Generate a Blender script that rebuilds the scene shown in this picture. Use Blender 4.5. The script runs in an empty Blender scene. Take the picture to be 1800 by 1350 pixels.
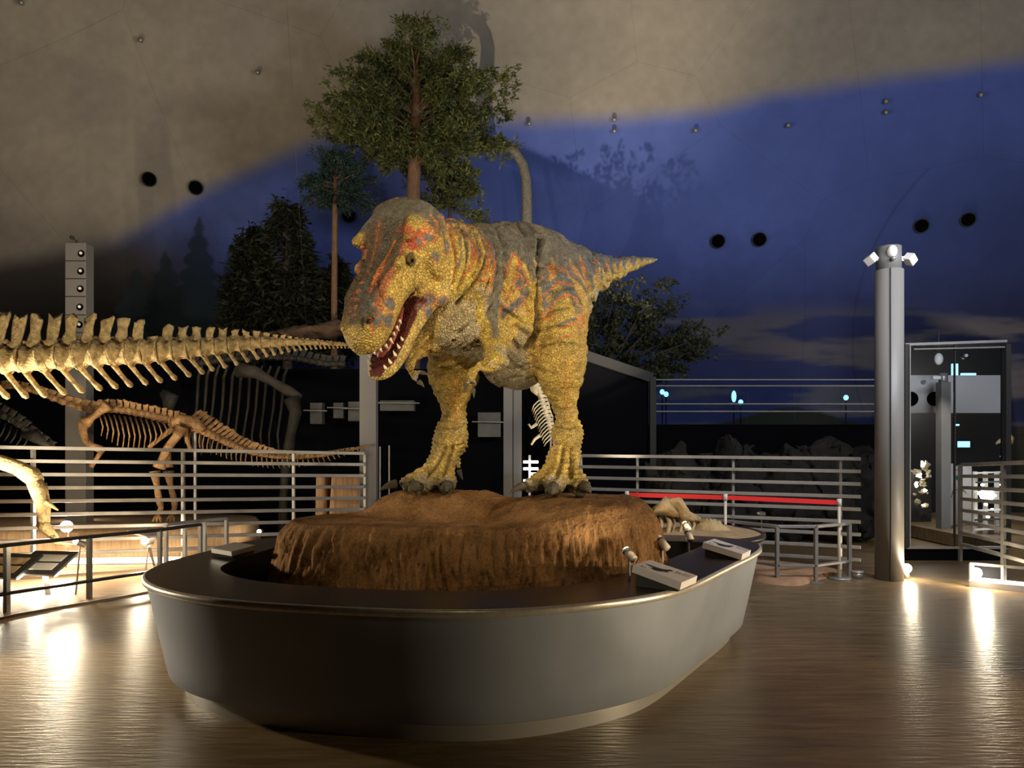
import bpy, math, random
import numpy as np
from mathutils import Vector, Matrix, noise as mnoise

random.seed(7)
rng = np.random.default_rng(7)
SC = bpy.context.scene
COL = SC.collection

# ------------------------------------------------------------------ camera
F, CX, HY, CH = 1250.0, 900.0, 785.0, 1.6       # focal length in px, centre column, horizon row, eye height
cam_d = bpy.data.cameras.new('camera')
cam = bpy.data.objects.new('camera', cam_d)
COL.objects.link(cam)
cam.location = (0, 0, CH)
cam.rotation_euler = (math.radians(90), 0, 0)
cam_d.sensor_width = 36.0
cam_d.lens = 36.0 * F / 1800.0
cam_d.shift_y = (HY - 675.0) / 1800.0
cam_d.clip_end = 200
SC.camera = cam

# ------------------------------------------------------------------ world, view
w = bpy.data.worlds.new('world'); SC.world = w
w.use_nodes = True
w.node_tree.nodes['Background'].inputs[0].default_value = (0.62, 0.60, 0.66, 1)
w.node_tree.nodes['Background'].inputs[1].default_value = 0.018
SC.view_settings.view_transform = 'Standard'
SC.view_settings.look = 'None'
SC.view_settings.exposure = 0.0
SC.view_settings.gamma = 1.0
SC.view_settings.use_curve_mapping = False
SC.cycles.max_bounces = 6
SC.cycles.diffuse_bounces = 3
SC.cycles.glossy_bounces = 4
SC.cycles.transmission_bounces = 6
SC.cycles.transparent_max_bounces = 8
SC.cycles.sample_clamp_indirect = 4.0


def look_rot(loc, target):
    return (Vector(target) - Vector(loc)).to_track_quat('-Z', 'Y').to_euler()


def spot(loc, target, power, color=(1, .8, .5), angle=60, blend=.4, size=.08):
    l = bpy.data.lights.new('spotlight', 'SPOT')
    l.energy = power; l.color = color
    l.spot_size = math.radians(angle); l.spot_blend = blend; l.shadow_soft_size = size
    o = bpy.data.objects.new('spotlight', l); COL.objects.link(o)
    o.location = loc; o.rotation_euler = look_rot(loc, target)
    return o


def point(loc, power, color=(1, .85, .6), size=.05):
    l = bpy.data.lights.new('point_light', 'POINT')
    l.energy = power; l.color = color; l.shadow_soft_size = size
    o = bpy.data.objects.new('point_light', l); COL.objects.link(o); o.location = loc
    return o


def area(loc, target, power, color, sx, sy):
    l = bpy.data.lights.new('area_light', 'AREA')
    l.shape = 'RECTANGLE'; l.size = sx; l.size_y = sy; l.energy = power; l.color = color
    o = bpy.data.objects.new('area_light', l); COL.objects.link(o)
    o.location = loc; o.rotation_euler = look_rot(loc, target)
    return o


WARM = (1.0, 0.80, 0.50)
# main exhibition spots, with added fill spots among them
spot((5.6, 2.95, 0.45), (0.2, 5.0, 1.5), 760, WARM, 62, .35, .05)                    # low right: basin side, mound, flank
spot((-1.4, -1.2, 4.9), (-0.30, 5.2, 2.75), 1050, (1, .84, .56), 23, .5, .15)        # high front, on the big dinosaur
spot((2.8, 0.4, 4.2), (-0.1, 5.4, 2.3), 650, (1, .84, .56), 30, .6, .10)            # right front, on the big dinosaur
spot((-4.6, 3.4, 2.2), (-0.2, 5.4, 2.4), 170, (1, .86, .62), 50, .6, .12)           # left
spot((-4.2, 3.4, 0.25), (-3.4, 7.2, 2.5), 280, (1, .84, .54), 75, .6, .06)          # under the bone tail
spot((2.8, 2.0, 4.6), (3.2, 8.2, 0.8), 105, (1, .86, .66), 70, .8, .3)               # right hand floor and railings
spot((-2.5, 4.0, 5.5), (-3.0, 10.5, 1.2), 60, (1, .86, .66), 60, .8, .3)            # left hand fence and skeletons
spot((1.5, 5.9, 1.3), (1.8, 7.8, .75), 38, (1, .86, .6), 80, .6, .05)                  # on the fossil table
spot((0.80, 4.25, 0.95), (-0.25, 5.6, 2.5), 30, (1, .86, .58), 100, .8, .02)          # from the counter spotlights, under the belly
spot((-5.4, 5.6, 1.0), (-2.4, 4.7, 0.5), 520, (1, .86, .62), 60, .6, .08)             # far left, on the end of the basin
spot((-0.3, -0.4, 5.2), (-0.4, 4.7, 1.15), 300, (1, .82, .52), 21, .7, .1)          # added fill for the mound
spot((4.4, 1.3, 1.35), (0.15, 4.9, 1.0), 190, (1, .80, .50), 19, .4, .04)           # added to brighten the right half of the mound
spot((1.5, 1.0, 4.2), (1.35, 5.0, .8), 55, (1, .88, .70), 22, .6, .1)               # added to brighten the counter signs
spot((3.2, -0.8, 4.6), (3.4, 4.6, 0), 230, (1, .82, .58), 56, .9, .3)                   # added to brighten the front right floor
# dome washes
area((-3.5, 6.0, 4.9), (-4.0, 14, 10), 165, (1, .87, .70), 5, 1.2)
area((5.2, 5.4, 4.4), (1.6, 16.0, 5.5), 340, (.84, .90, 1), 3, 1.0)  # added cool wash, lifts the blue of the dome
spot((1.5, 8.95, 0.4), (1.1, 15.0, 10.4), 2600, (1, .86, .64), 50, .9, .04)
spot((-5.6, 6.6, 0.9), (-2.4, 14, 9.0), 420, (1, .86, .62), 95, .5, .06)


# ------------------------------------------------------------------ pixel -> place
def P(px, py, d):
    return np.array([(px - CX) / F * d, d, CH - (py - HY) / F * d])


def PZ(px, py, z):
    d = (CH - z) * F / (py - HY)
    return np.array([(px - CX) / F * d, d, z])


# ------------------------------------------------------------------ materials
def new_mat(name):
    m = bpy.data.materials.new(name); m.use_nodes = True
    nt = m.node_tree
    b = nt.nodes['Principled BSDF']
    return m, nt, b


def N(nt, typ, **kw):
    n = nt.nodes.new(typ)
    for k, v in kw.items():
        if hasattr(n, k) and not isinstance(v, (tuple, list, float)) or k in ('operation', 'blend_type', 'data_type', 'feature'):
            setattr(n, k, v)
        else:
            n.inputs[k.replace('_', ' ')].default_value = v
    return n


def lin(c):
    return tuple(((x / 255) / 12.92 if x / 255 <= .04045 else ((x / 255 + .055) / 1.055) ** 2.4) for x in c[:3])


def simple(name, col, rough=.6, metal=0.0, nscale=0, namt=.25, bump=0, bscale=40, stretch=(1, 1, 1), spec=.5):
    m, nt, b = new_mat(name)
    b.inputs['Base Color'].default_value = (*col, 1)
    b.inputs['Roughness'].default_value = rough
    b.inputs['Metallic'].default_value = metal
    b.inputs['Specular IOR Level'].default_value = spec
    if nscale or bump:
        tc = nt.nodes.new('ShaderNodeTexCoord')
        mp = nt.nodes.new('ShaderNodeMapping'); mp.inputs['Scale'].default_value = stretch
        nt.links.new(tc.outputs['Object'], mp.inputs[0])
    if nscale:
        n = nt.nodes.new('ShaderNodeTexNoise'); n.inputs['Scale'].default_value = nscale; n.inputs['Detail'].default_value = 6
        nt.links.new(mp.outputs[0], n.inputs['Vector'])
        r = nt.nodes.new('ShaderNodeValToRGB')
        r.color_ramp.elements[0].position = .3; r.color_ramp.elements[1].position = .7
        r.color_ramp.elements[0].color = tuple(max(0, x * (1 - namt)) for x in col) + (1,)
        r.color_ramp.elements[1].color = tuple(x * (1 + namt) for x in col) + (1,)
        nt.links.new(n.outputs['Fac'], r.inputs[0]); nt.links.new(r.outputs[0], b.inputs['Base Color'])
    if bump:
        n2 = nt.nodes.new('ShaderNodeTexNoise'); n2.inputs['Scale'].default_value = bscale; n2.inputs['Detail'].default_value = 5
        nt.links.new(mp.outputs[0], n2.inputs['Vector'])
        bp = nt.nodes.new('ShaderNodeBump'); bp.inputs['Strength'].default_value = bump; bp.inputs['Distance'].default_value = .02
        nt.links.new(n2.outputs['Fac'], bp.inputs['Height']); nt.links.new(bp.outputs[0], b.inputs['Normal'])
    return m


def emis(name, col, strength):
    m, nt, b = new_mat(name)
    b.inputs['Base Color'].default_value = (0.8, 0.8, 0.8, 1)
    b.inputs['Emission Color'].default_value = (*col, 1)
    b.inputs['Emission Strength'].default_value = strength
    return m


M = {}
M['steel'] = simple('brushed_steel', (.36, .34, .31), .38, .6, 8, .12)
M['rail'] = simple('rail_grey', (.30, .28, .255), .45, .3, 6, .1)
M['dark_rail'] = simple('dark_rail', (.06, .055, .05), .35, .5)
M['black'] = simple('black_panel', (.004, .004, .005), .8, spec=0.0)
M['near_black'] = simple('near_black', (.02, .018, .016), .6)
M['grey_paint'] = simple('grey_paint', (.155, .145, .135), .55, 0, 3, .06)
M['column'] = simple('column_grey', (.22, .20, .18), .5, .0, 5, .08, stretch=(1, 1, .1))
M['basin'] = simple('basin_metal', (.29, .31, .36), .5, .25, 2.2, .10, stretch=(1, 1, .6))
M['rim'] = simple('basin_rim', (.62, .56, .48), .32, .55, 30, .12)
M['plinth'] = simple('basin_plinth', (.40, .38, .35), .35, .5)
M['counter'] = simple('counter_top', (.030, .024, .020), .34)
M['pit'] = simple('pit_black', (.006, .005, .005), .8)
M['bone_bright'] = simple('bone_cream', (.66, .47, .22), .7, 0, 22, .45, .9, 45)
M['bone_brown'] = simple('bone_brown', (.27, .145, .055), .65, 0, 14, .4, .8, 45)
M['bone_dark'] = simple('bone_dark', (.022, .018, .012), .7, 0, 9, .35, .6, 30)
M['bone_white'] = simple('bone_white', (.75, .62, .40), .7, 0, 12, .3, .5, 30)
M['red'] = simple('red_belt', (.80, .02, .02), .6)
M['white'] = simple('white_panel', (.72, .66, .60), .5)
M['post_white'] = simple('post_white', (.70, .60, .48), .4)
M['glow'] = emis('lamp_glow', (1, .88, .66), 45)
M['glow_soft'] = emis('lamp_glow_soft', (1, .86, .6), 9)
M['glow_panel'] = emis('glow_panel', (1, .92, .75), 3.0)
M['cyan_light'] = emis('cyan_light', (.25, .75, 1), 2.2)
M['sand'] = simple('sand_tan', (.42, .29, .15), .85, 0, 6, .3, .6, 30, (1, 4, 1))
M['sand_pale'] = simple('sand_pale', (.46, .32, .16), .85, 0, 9, .3, .7, 30)
M['rock'] = simple('rock_dark', (.0085, .007, .0045), .9, 0, 5, .4, .8, 14)
M['bark'] = simple('bark_brown', (.19, .10, .05), .85, 0, 20, .35, .8, 25, (3, 3, .4))
M['bark_dark'] = simple('bark_dark', (.06, .045, .03), .85, 0, 20, .35, .8, 25, (3, 3, .4))
M['black_hole'] = simple('speaker_black', (.003, .003, .003), .8, spec=.0)
M['ink'] = simple('dark_ink', (.03, .028, .045), .6)
M['ink_red'] = simple('grey_ink', (.25, .20, .19), .6)
M['tooth'] = simple('tooth_ivory', (.78, .68, .46), .35)
M['claw'] = simple('claw_horn', (.065, .05, .03), .5, 0, 30, .4, .8, 40, (1, 1, 4))
M['mouth'] = simple('mouth_red', (.16, .022, .012), .4, 0, 12, .3, .5, 25)


# ------------------------------------------------------------------ mesh building
def norm(v):
    v = np.asarray(v, float); n = np.linalg.norm(v)
    return v / n if n > 1e-12 else v


class MB:
    def __init__(s): s.v = []; s.f = []

    def add(s, vs, fs):
        b = len(s.v); s.v.extend([tuple(map(float, q)) for q in vs]); s.f.extend([tuple(i + b for i in f) for f in fs]); return s

    def box(s, c, size, rz=0, M3=None):
        hx, hy, hz = [q / 2 for q in size]
        vs = []
        for x in (-hx, hx):
            for y in (-hy, hy):
                for z in (-hz, hz): vs.append(np.array([x, y, z]))
        if M3 is not None: vs = [M3 @ q for q in vs]
        elif rz:
            ca, sa = math.cos(rz), math.sin(rz)
            vs = [np.array([q[0] * ca - q[1] * sa, q[0] * sa + q[1] * ca, q[2]]) for q in vs]
        vs = [q + np.asarray(c, float) for q in vs]
        return s.add(vs, [(0, 1, 3, 2), (4, 6, 7, 5), (0, 4, 5, 1), (2, 3, 7, 6), (0, 2, 6, 4), (1, 5, 7, 3)])

    def beam(s, a, b, w, h, up=(0, 0, 1)):
        """rectangular bar from a to b"""
        a = np.asarray(a, float); b = np.asarray(b, float)
        t = norm(b - a); u = np.asarray(up, float)
        if abs(np.dot(t, u)) > .98: u = np.array([0., 1., 0.])
        r = norm(np.cross(t, u)); u = np.cross(r, t)
        M3 = np.column_stack([r, t, u])
        return s.box((a + b) / 2, (w, np.linalg.norm(b - a), h), M3=M3)

    def tube(s, pts, rad, n=10, caps=True, flat=None):
        pts = [np.asarray(p, float) for p in pts]
        if not hasattr(rad, '__len__'): rad = [rad] * len(pts)
        secs = []
        ref = None
        for i, p in enumerate(pts):
            t = norm(pts[min(i + 1, len(pts) - 1)] - pts[max(i - 1, 0)])
            if ref is None:
                ref = np.array([0, 0, 1.]) if abs(t[2]) < .9 else np.array([1., 0, 0])
            a = norm(np.cross(t, ref)); b = np.cross(a, t); ref = b
            rr = rad[i]
            ra, rb = (rr, rr) if flat is None else (rr * flat, rr)
            secs.append((p, a, b, ra, rb, rb, 2))
        return s.loft(secs, n, caps)

    def loft(s, secs, n=24, caps=True):
        """secs: (centre, side axis, up axis, r_side, r_up, r_down, power)"""
        vs = []; fs = []
        for (c, A, B, ra, ru, rd, pw) in secs:
            for k in range(n):
                th = 2 * math.pi * k / n
                x, y = math.cos(th), math.sin(th)
                if pw != 2:
                    x = math.copysign(abs(x) ** (2 / pw), x); y = math.copysign(abs(y) ** (2 / pw), y)
                vs.append(np.asarray(c) + np.asarray(A) * ra * x + np.asarray(B) * (ru if y > 0 else rd) * y)
        m = len(secs)
        for i in range(m - 1):
            for k in range(n):
                k2 = (k + 1) % n
                fs.append((i * n + k, i * n + k2, (i + 1) * n + k2, (i + 1) * n + k))
        if caps:
            fs.append(tuple(range(n - 1, -1, -1))); fs.append(tuple((m - 1) * n + k for k in range(n)))
        return s.add(vs, fs)

    def ell(s, c, r, ax=None, nu=16, nv=10):
        c = np.asarray(c, float)
        if not hasattr(r, '__len__'): r = (r, r, r)
        R = np.eye(3) if ax is None else np.column_stack(ax)
        vs = [c + R @ np.array([0, 0, r[2]])]
        for j in range(1, nv):
            ph = math.pi * j / nv
            for k in range(nu):
                th = 2 * math.pi * k / nu
                vs.append(c + R @ np.array([r[0] * math.sin(ph) * math.cos(th), r[1] * math.sin(ph) * math.sin(th), r[2] * math.cos(ph)]))
        vs.append(c - R @ np.array([0, 0, r[2]]))
        fs = [(0, 1 + k, 1 + (k + 1) % nu) for k in range(nu)]
        for j in range(nv - 2):
            for k in range(nu):
                a = 1 + j * nu + k; b = 1 + j * nu + (k + 1) % nu
                fs.append((a, a + nu, b + nu, b))
        last = len(vs) - 1
        fs += [(1 + (nv - 2) * nu + (k + 1) % nu, 1 + (nv - 2) * nu + k, last) for k in range(nu)]
        return s.add(vs, fs)

    def cyl(s, a, b, r, n=20, r2=None):
        return s.tube([a, b], [r, r if r2 is None else r2], n)

    def build(s, name, mat, parent=None, smooth=False, bevel=0, offset=None):
        me = bpy.data.meshes.new(name)
        v = np.array(s.v, float)
        if parent is not None: v = v - np.array(origin(parent))
        elif offset is not None: v = v - np.asarray(offset)
        me.from_pydata(v.tolist(), [], s.f)
        me.update()
        o = bpy.data.objects.new(name, me); COL.objects.link(o)
        if offset is not None and parent is None: o.location = offset
        if mat is not None: me.materials.append(mat)
        if smooth:
            me.polygons.foreach_set('use_smooth', [True] * len(me.polygons))
        if parent is not None: o.parent = parent
        if bevel:
            bv = o.modifiers.new('bevel', 'BEVEL'); bv.width = bevel; bv.segments = 2; bv.limit_method = 'ANGLE'
        return o


def origin(o):
    p = Vector((0, 0, 0))
    while o is not None:
        p = p + Vector(o.location); o = o.parent
    return p


def thing(name, loc, label, cat, group=None):
    o = bpy.data.objects.new(name, None); COL.objects.link(o)
    o.empty_display_size = .1
    o.location = [float(q) for q in loc]
    o['label'] = label; o['category'] = cat
    if group: o['group'] = group
    return o


def tag(o, label, cat, group=None, kind=None):
    o['label'] = label; o['category'] = cat
    if group: o['group'] = group
    if kind: o['kind'] = kind
    return o


def struct(o):
    o['kind'] = 'structure'; return o


def closed_spline(pts, n):
    """closed Catmull-Rom through pts, n samples evenly spaced"""
    pts = [np.asarray(p, float) for p in pts]; m = len(pts); out = []
    for i in range(m):
        p0, p1, p2, p3 = pts[i - 1], pts[i], pts[(i + 1) % m], pts[(i + 2) % m]
        for k in range(24):
            t = k / 24
            out.append(.5 * ((2 * p1) + (-p0 + p2) * t + (2 * p0 - 5 * p1 + 4 * p2 - p3) * t * t + (-p0 + 3 * p1 - 3 * p2 + p3) * t ** 3))
    out = np.array(out); nx = np.roll(out, -1, 0); seg = np.linalg.norm(nx - out, axis=1)
    cum = np.concatenate([[0], np.cumsum(seg)]); full = np.vstack([out, out[:1]])
    s = np.linspace(0, cum[-1], n, endpoint=False)
    return np.column_stack([np.interp(s, cum, full[:, k]) for k in range(full.shape[1])])


def inset(poly, d):
    """poly ccw or cw Nx2; move inward by d"""
    nx = np.roll(poly, -1, 0); pv = np.roll(poly, 1, 0)
    t = nx - pv; t /= np.linalg.norm(t, axis=1)[:, None] + 1e-9
    nrm = np.column_stack([-t[:, 1], t[:, 0]])
    area2 = np.sum(poly[:, 0] * nx[:, 1] - nx[:, 0] * poly[:, 1])
    if area2 < 0: nrm = -nrm
    q = poly + nrm * (d if np.isscalar(d) else np.asarray(d)[:, None])
    for _ in range(6):
        q = .5 * q + .25 * (np.roll(q, 1, 0) + np.roll(q, -1, 0))
    return q


def ringwall(mb, rings, close_top=False, close_bot=False):
    """rings: list of Nx3 arrays"""
    n = len(rings[0]); vs = np.vstack(rings); fs = []
    for i in range(len(rings) - 1):
        for k in range(n):
            k2 = (k + 1) % n
            fs.append((i * n + k, i * n + k2, (i + 1) * n + k2, (i + 1) * n + k))
    if close_bot: fs.append(tuple(range(n - 1, -1, -1)))
    if close_top: fs.append(tuple((len(rings) - 1) * n + k for k in range(n)))
    mb.add(vs, fs)


def z3(poly, z): return np.column_stack([poly, np.full(len(poly), float(z))])


# value noise in numpy (for shaping and paint)
_perm = rng.permutation(512)
_val = rng.random(512)


def vnoise(p):
    p = np.asarray(p, float); i = np.floor(p).astype(int); f = p - i; f = f * f * (3 - 2 * f)
    def h(a, b, c): return _val[(_perm[(_perm[(_perm[a & 511] + b) & 511] + c) & 511]) & 511]
    x0, y0, z0 = i[:, 0], i[:, 1], i[:, 2]; r = 0
    for dx in (0, 1):
        for dy in (0, 1):
            for dz in (0, 1):
                wgt = (f[:, 0] if dx else 1 - f[:, 0]) * (f[:, 1] if dy else 1 - f[:, 1]) * (f[:, 2] if dz else 1 - f[:, 2])
                r = r + wgt * h(x0 + dx, y0 + dy, z0 + dz)
    return r


def fbm(p, oct=4):
    p = np.asarray(p, float); a = .5; r = 0; s = 0
    for k in range(oct):
        r = r + a * vnoise(p * (2 ** k) + 17.3 * k); s += a; a *= .5
    return r / s


def sstep(a, b, x):
    t = np.clip((x - a) / (b - a), 0, 1); return t * t * (3 - 2 * t)
# ------------------------------------------------------------------ floor
def floor_mat():
    m, nt, b = new_mat('floor_wood')
    L = nt.links.new
    tc = nt.nodes.new('ShaderNodeTexCoord')
    mp = nt.nodes.new('ShaderNodeMapping'); mp.inputs['Scale'].default_value = (.55, 5.0, 1); mp.inputs['Rotation'].default_value = (0, 0, math.radians(-9))
    L(tc.outputs['Object'], mp.inputs[0])
    n = nt.nodes.new('ShaderNodeTexNoise'); n.inputs['Scale'].default_value = 3.2; n.inputs['Detail'].default_value = 8; n.inputs['Roughness'].default_value = .62
    L(mp.outputs[0], n.inputs['Vector'])
    r = nt.nodes.new('ShaderNodeValToRGB')
    r.color_ramp.elements[0].position = .32; r.color_ramp.elements[0].color = (.130, .084, .040, 1)
    r.color_ramp.elements[1].position = .68; r.color_ramp.elements[1].color = (.27, .182, .092, 1)
    L(n.outputs['Fac'], r.inputs[0])
    mp2 = nt.nodes.new('ShaderNodeMapping'); mp2.inputs['Scale'].default_value = (1.0, 7.5, 1); mp2.inputs['Rotation'].default_value = (0, 0, math.radians(-9))
    L(tc.outputs['Object'], mp2.inputs[0])
    n3 = nt.nodes.new('ShaderNodeTexNoise'); n3.inputs['Scale'].default_value = 5; n3.inputs['Detail'].default_value = 4
    L(mp2.outputs[0], n3.inputs['Vector'])
    L(r.outputs[0], b.inputs['Base Color'])
    mr = nt.nodes.new('ShaderNodeMapRange'); b.inputs['Specular IOR Level'].default_value = .38; mr.inputs['To Min'].default_value = .22; mr.inputs['To Max'].default_value = .40
    L(n.outputs['Fac'], mr.inputs['Value']); L(mr.outputs[0], b.inputs['Roughness'])
    bp = nt.nodes.new('ShaderNodeBump'); bp.inputs['Strength'].default_value = .24; bp.inputs['Distance'].default_value = .02
    L(n3.outputs['Fac'], bp.inputs['Height']); L(bp.outputs[0], b.inputs['Normal'])
    return m


M['floor'] = floor_mat()
mb = MB(); mb.box((0, 8, -.05), (44, 32, .1))
struct(mb.build('floor', M['floor']))

# ------------------------------------------------------------------ basin
rim_px = [(247, 1015), (258, 1030), (290, 1043), (379, 1058), (490, 1067), (639, 1075), (766, 1079), (900, 1078), (1000, 1070), (1072, 1062),
          (1150, 1051), (1205, 1037), (1257, 1011), (1300, 989), (1326, 976), (1340, 966), (1336, 957), (1312, 952), (1275, 948), (1232, 945),
          (1100, 943), (900, 943), (640, 943), (483, 947), (431, 955), (373, 971), (304, 988), (262, 1003)]
RIM = closed_spline([PZ(x, y, .75)[:2] for x, y in rim_px], 260)
for _ in range(28): RIM = .5 * RIM + .25 * (np.roll(RIM, 1, 0) + np.roll(RIM, -1, 0))
RIM = inset(RIM, -.012)
INN = inset(RIM, .46)
for _ in range(30): INN = .5 * INN + .25 * (np.roll(INN, 1, 0) + np.roll(INN, -1, 0))
basin = thing('display_basin', (float(RIM[:, 0].mean()), float(RIM[:, 1].mean()), 0), 'large boat-shaped grey metal display basin with a dark counter top around the dirt mound', 'display stand')
mb = MB()
ringwall(mb, [z3(inset(RIM, .022), .724), z3(inset(RIM, .052), .58), z3(inset(RIM, .085), .42), z3(inset(RIM, .118), .27), z3(inset(RIM, .148), .13), z3(inset(RIM, .152), .125), z3(inset(RIM, .26), .125)])
mb.build('side_panel', M['basin'], basin, True)
mb = MB()
ringwall(mb, [z3(inset(RIM, .25), .13), z3(inset(RIM, .25), .0)])
mb.build('plinth', M['plinth'], basin, True)
mb = MB()
ringwall(mb, [z3(inset(RIM, .026), .722), z3(inset(RIM, .004), .726), z3(RIM, .732), z3(RIM, .758), z3(inset(RIM, .004), .766), z3(inset(RIM, .016), .770)])
mb.build('rim', M['rim'], basin, True)
mb = MB()
ringwall(mb, [z3(inset(RIM, .015), .770), z3(inset(RIM, .05), .771), z3(INN, .771), z3(INN, .754), z3(inset(INN, .002), .25)])
mb.build('counter_top', M['counter'], basin)
mb = MB()
ringwall(mb, [z3(inset(INN, -.02), .25), z3(inset(INN, -.02), .22)], True)
mb.build('pit_floor', M['pit'], basin)

# ------------------------------------------------------------------ dirt mound
def mound_mat():
    m, nt, b = new_mat('mound_dirt')
    L = nt.links.new
    b.inputs['Roughness'].default_value = .95; b.inputs['Specular IOR Level'].default_value = .15
    tc = nt.nodes.new('ShaderNodeTexCoord')
    n = nt.nodes.new('ShaderNodeTexNoise'); n.inputs['Scale'].default_value = 60; n.inputs['Detail'].default_value = 6; n.inputs['Roughness'].default_value = .7
    L(tc.outputs['Object'], n.inputs['Vector'])
    n2 = nt.nodes.new('ShaderNodeTexNoise'); n2.inputs['Scale'].default_value = 5; n2.inputs['Detail'].default_value = 4
    L(tc.outputs['Object'], n2.inputs['Vector'])
    mx = nt.nodes.new('ShaderNodeMath'); mx.operation = 'ADD'; L(n.outputs['Fac'], mx.inputs[0]); L(n2.outputs['Fac'], mx.inputs[1])
    r = nt.nodes.new('ShaderNodeValToRGB')
    r.color_ramp.elements[0].position = .38 * 1; r.color_ramp.elements[0].color = (.13, .062, .022, 1)
    r.color_ramp.elements[1].position = .64; r.color_ramp.elements[1].color = (.36, .19, .08, 1)
    hm = nt.nodes.new('ShaderNodeMath'); hm.operation = 'MULTIPLY'; hm.inputs[1].default_value = .5
    L(mx.outputs[0], hm.inputs[0]); L(hm.outputs[0], r.inputs[0]); L(r.outputs[0], b.inputs['Base Color'])
    bp = nt.nodes.new('ShaderNodeBump'); bp.inputs['Strength'].default_value = .7; bp.inputs['Distance'].default_value = .012
    L(n.outputs['Fac'], bp.inputs['Height'])
    mp = nt.nodes.new('ShaderNodeMapping'); mp.inputs['Scale'].default_value = (1, 1, .16); L(tc.outputs['Object'], mp.inputs[0])
    n4 = nt.nodes.new('ShaderNodeTexNoise'); n4.inputs['Scale'].default_value = 26; n4.inputs['Detail'].default_value = 5; n4.inputs['Distortion'].default_value = .6; L(mp.outputs[0], n4.inputs['Vector'])
    bp2 = nt.nodes.new('ShaderNodeBump'); bp2.inputs['Strength'].default_value = .8; bp2.inputs['Distance'].default_value = .035
    L(n4.outputs['Fac'], bp2.inputs['Height']); L(bp.outputs[0], bp2.inputs['Normal']); L(bp2.outputs[0], b.inputs['Normal'])
    return m


TOP = closed_spline([(-.93, 4.76), (-.42, 4.72), (0, 4.70), (.4, 4.72), (.75, 4.82), (.97, 5.05), (1.02, 5.4), (.92, 5.8), (.6, 6.05), (0, 6.15),
                     (-.6, 6.15), (-1.1, 6.05), (-1.5, 5.8), (-1.68, 5.42), (-1.60, 5.1), (-1.34, 4.9)], 520)


def mound_h(x, y):
    h = 1.055 + 0 * x
    h = h + .19 * sstep(.62, .28, np.hypot((x + .55) / 1.25, (y - 5.84) / 1.0))       # under its right foot
    e = np.hypot((x - .52) / 1.0, (y - 5.35) / .95)
    h = h + .17 * sstep(.80, .38, e)                                                    # under its left foot
    h = h - .05 * sstep(.42, .1, np.hypot((x + .12) / 1.1, (y - 5.22) / .55))           # hollow
    h = h + .015 * (fbm(np.column_stack([x * 6, y * 6, 0 * x]), 4) - .5)
    h = h - .14 * sstep(5.75, 6.3, y)
    return h


ctr = TOP.mean(0)
nT = len(TOP)
rings = []
arc = np.arange(nT) / nT * 60
zbrow = mound_h(TOP[:, 0], TOP[:, 1])
NW = 46
for i in range(NW + 1):
    t = i / NW                       # 0 bottom .. 1 brow
    zt = .30 + (zbrow - .30) * t
    out = .02 + .19 * (1 - t) ** 1.2
    out = out - .06 * max(0, (t - .86) / .14) ** 2
    big = fbm(np.column_stack([TOP * 3.0, zt * 1.2]), 3) - .5
    gr = fbm(np.column_stack([TOP * 22 + zt[:, None] * 2.0, zt * 3.0 + 5]), 3)
    gr2 = fbm(np.column_stack([TOP * 34 + zt[:, None] * 4, zt * 5]), 2)
    ridge = 1 - np.abs(2 * gr - 1)
    amp = 1 if t > .03 else .3
    fall = 1 - .75 * max(0, (t - .8) / .2)
    dsp = amp * fall * (.09 * big - .050 * ridge ** 9 * (.4 + big + .5) + .030 * gr2 + .035 * gr)
    q = inset(TOP, -1e-6)
    nx = np.roll(TOP, -1, 0) - np.roll(TOP, 1, 0); nx /= np.linalg.norm(nx, axis=1)[:, None]
    nr = np.column_stack([nx[:, 1], -nx[:, 0]])
    if np.sum(nr * (TOP - ctr)) < 0: nr = -nr
    rings.append(np.column_stack([TOP + nr * (out + dsp)[:, None], zt]))
NT = 60
for i in range(1, NT + 1):
    s_ = i / NT
    q = TOP * (1 - s_) + ctr * s_ * 1.0
    q0 = rings[NW][:, :2] * (1 - s_) + ctr * s_
    z = mound_h(q0[:, 0], q0[:, 1])
    edge = .05 * max(0, 1 - s_ * 14)
    z = z + .03 * (fbm(np.column_stack([q0 * 14, 0 * z]), 3) - .5) * min(1, i / 3)
    rings.append(np.column_stack([q0, z]))
mb = MB(); ringwall(mb, rings, True)
mound = mb.build('dirt_mound', mound_mat(), None, True, offset=(float(ctr[0]), float(ctr[1]), .22))
tag(mound, 'brown cracked dirt mound inside the grey basin, under the dinosaur feet', 'mound')
# ------------------------------------------------------------------ the big coloured dinosaur
HO = P(722, 425, 4.95)
HF = norm((-.27, -.585, -.765)); HL = norm((.908, -.419, 0)); HU = np.cross(HF, HL)


def H(f, l, u): return HO + HF * f + HL * l + HU * u


def section_frames(pts):
    out = []
    for i, p in enumerate(pts):
        t = norm(pts[min(i + 1, len(pts) - 1)] - pts[max(i - 1, 0)])
        a = norm(np.cross(t, (0, 0, 1))); b = np.cross(a, t)
        if b[2] < 0: b = -b
        out.append((t, a, b))
    return out


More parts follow.
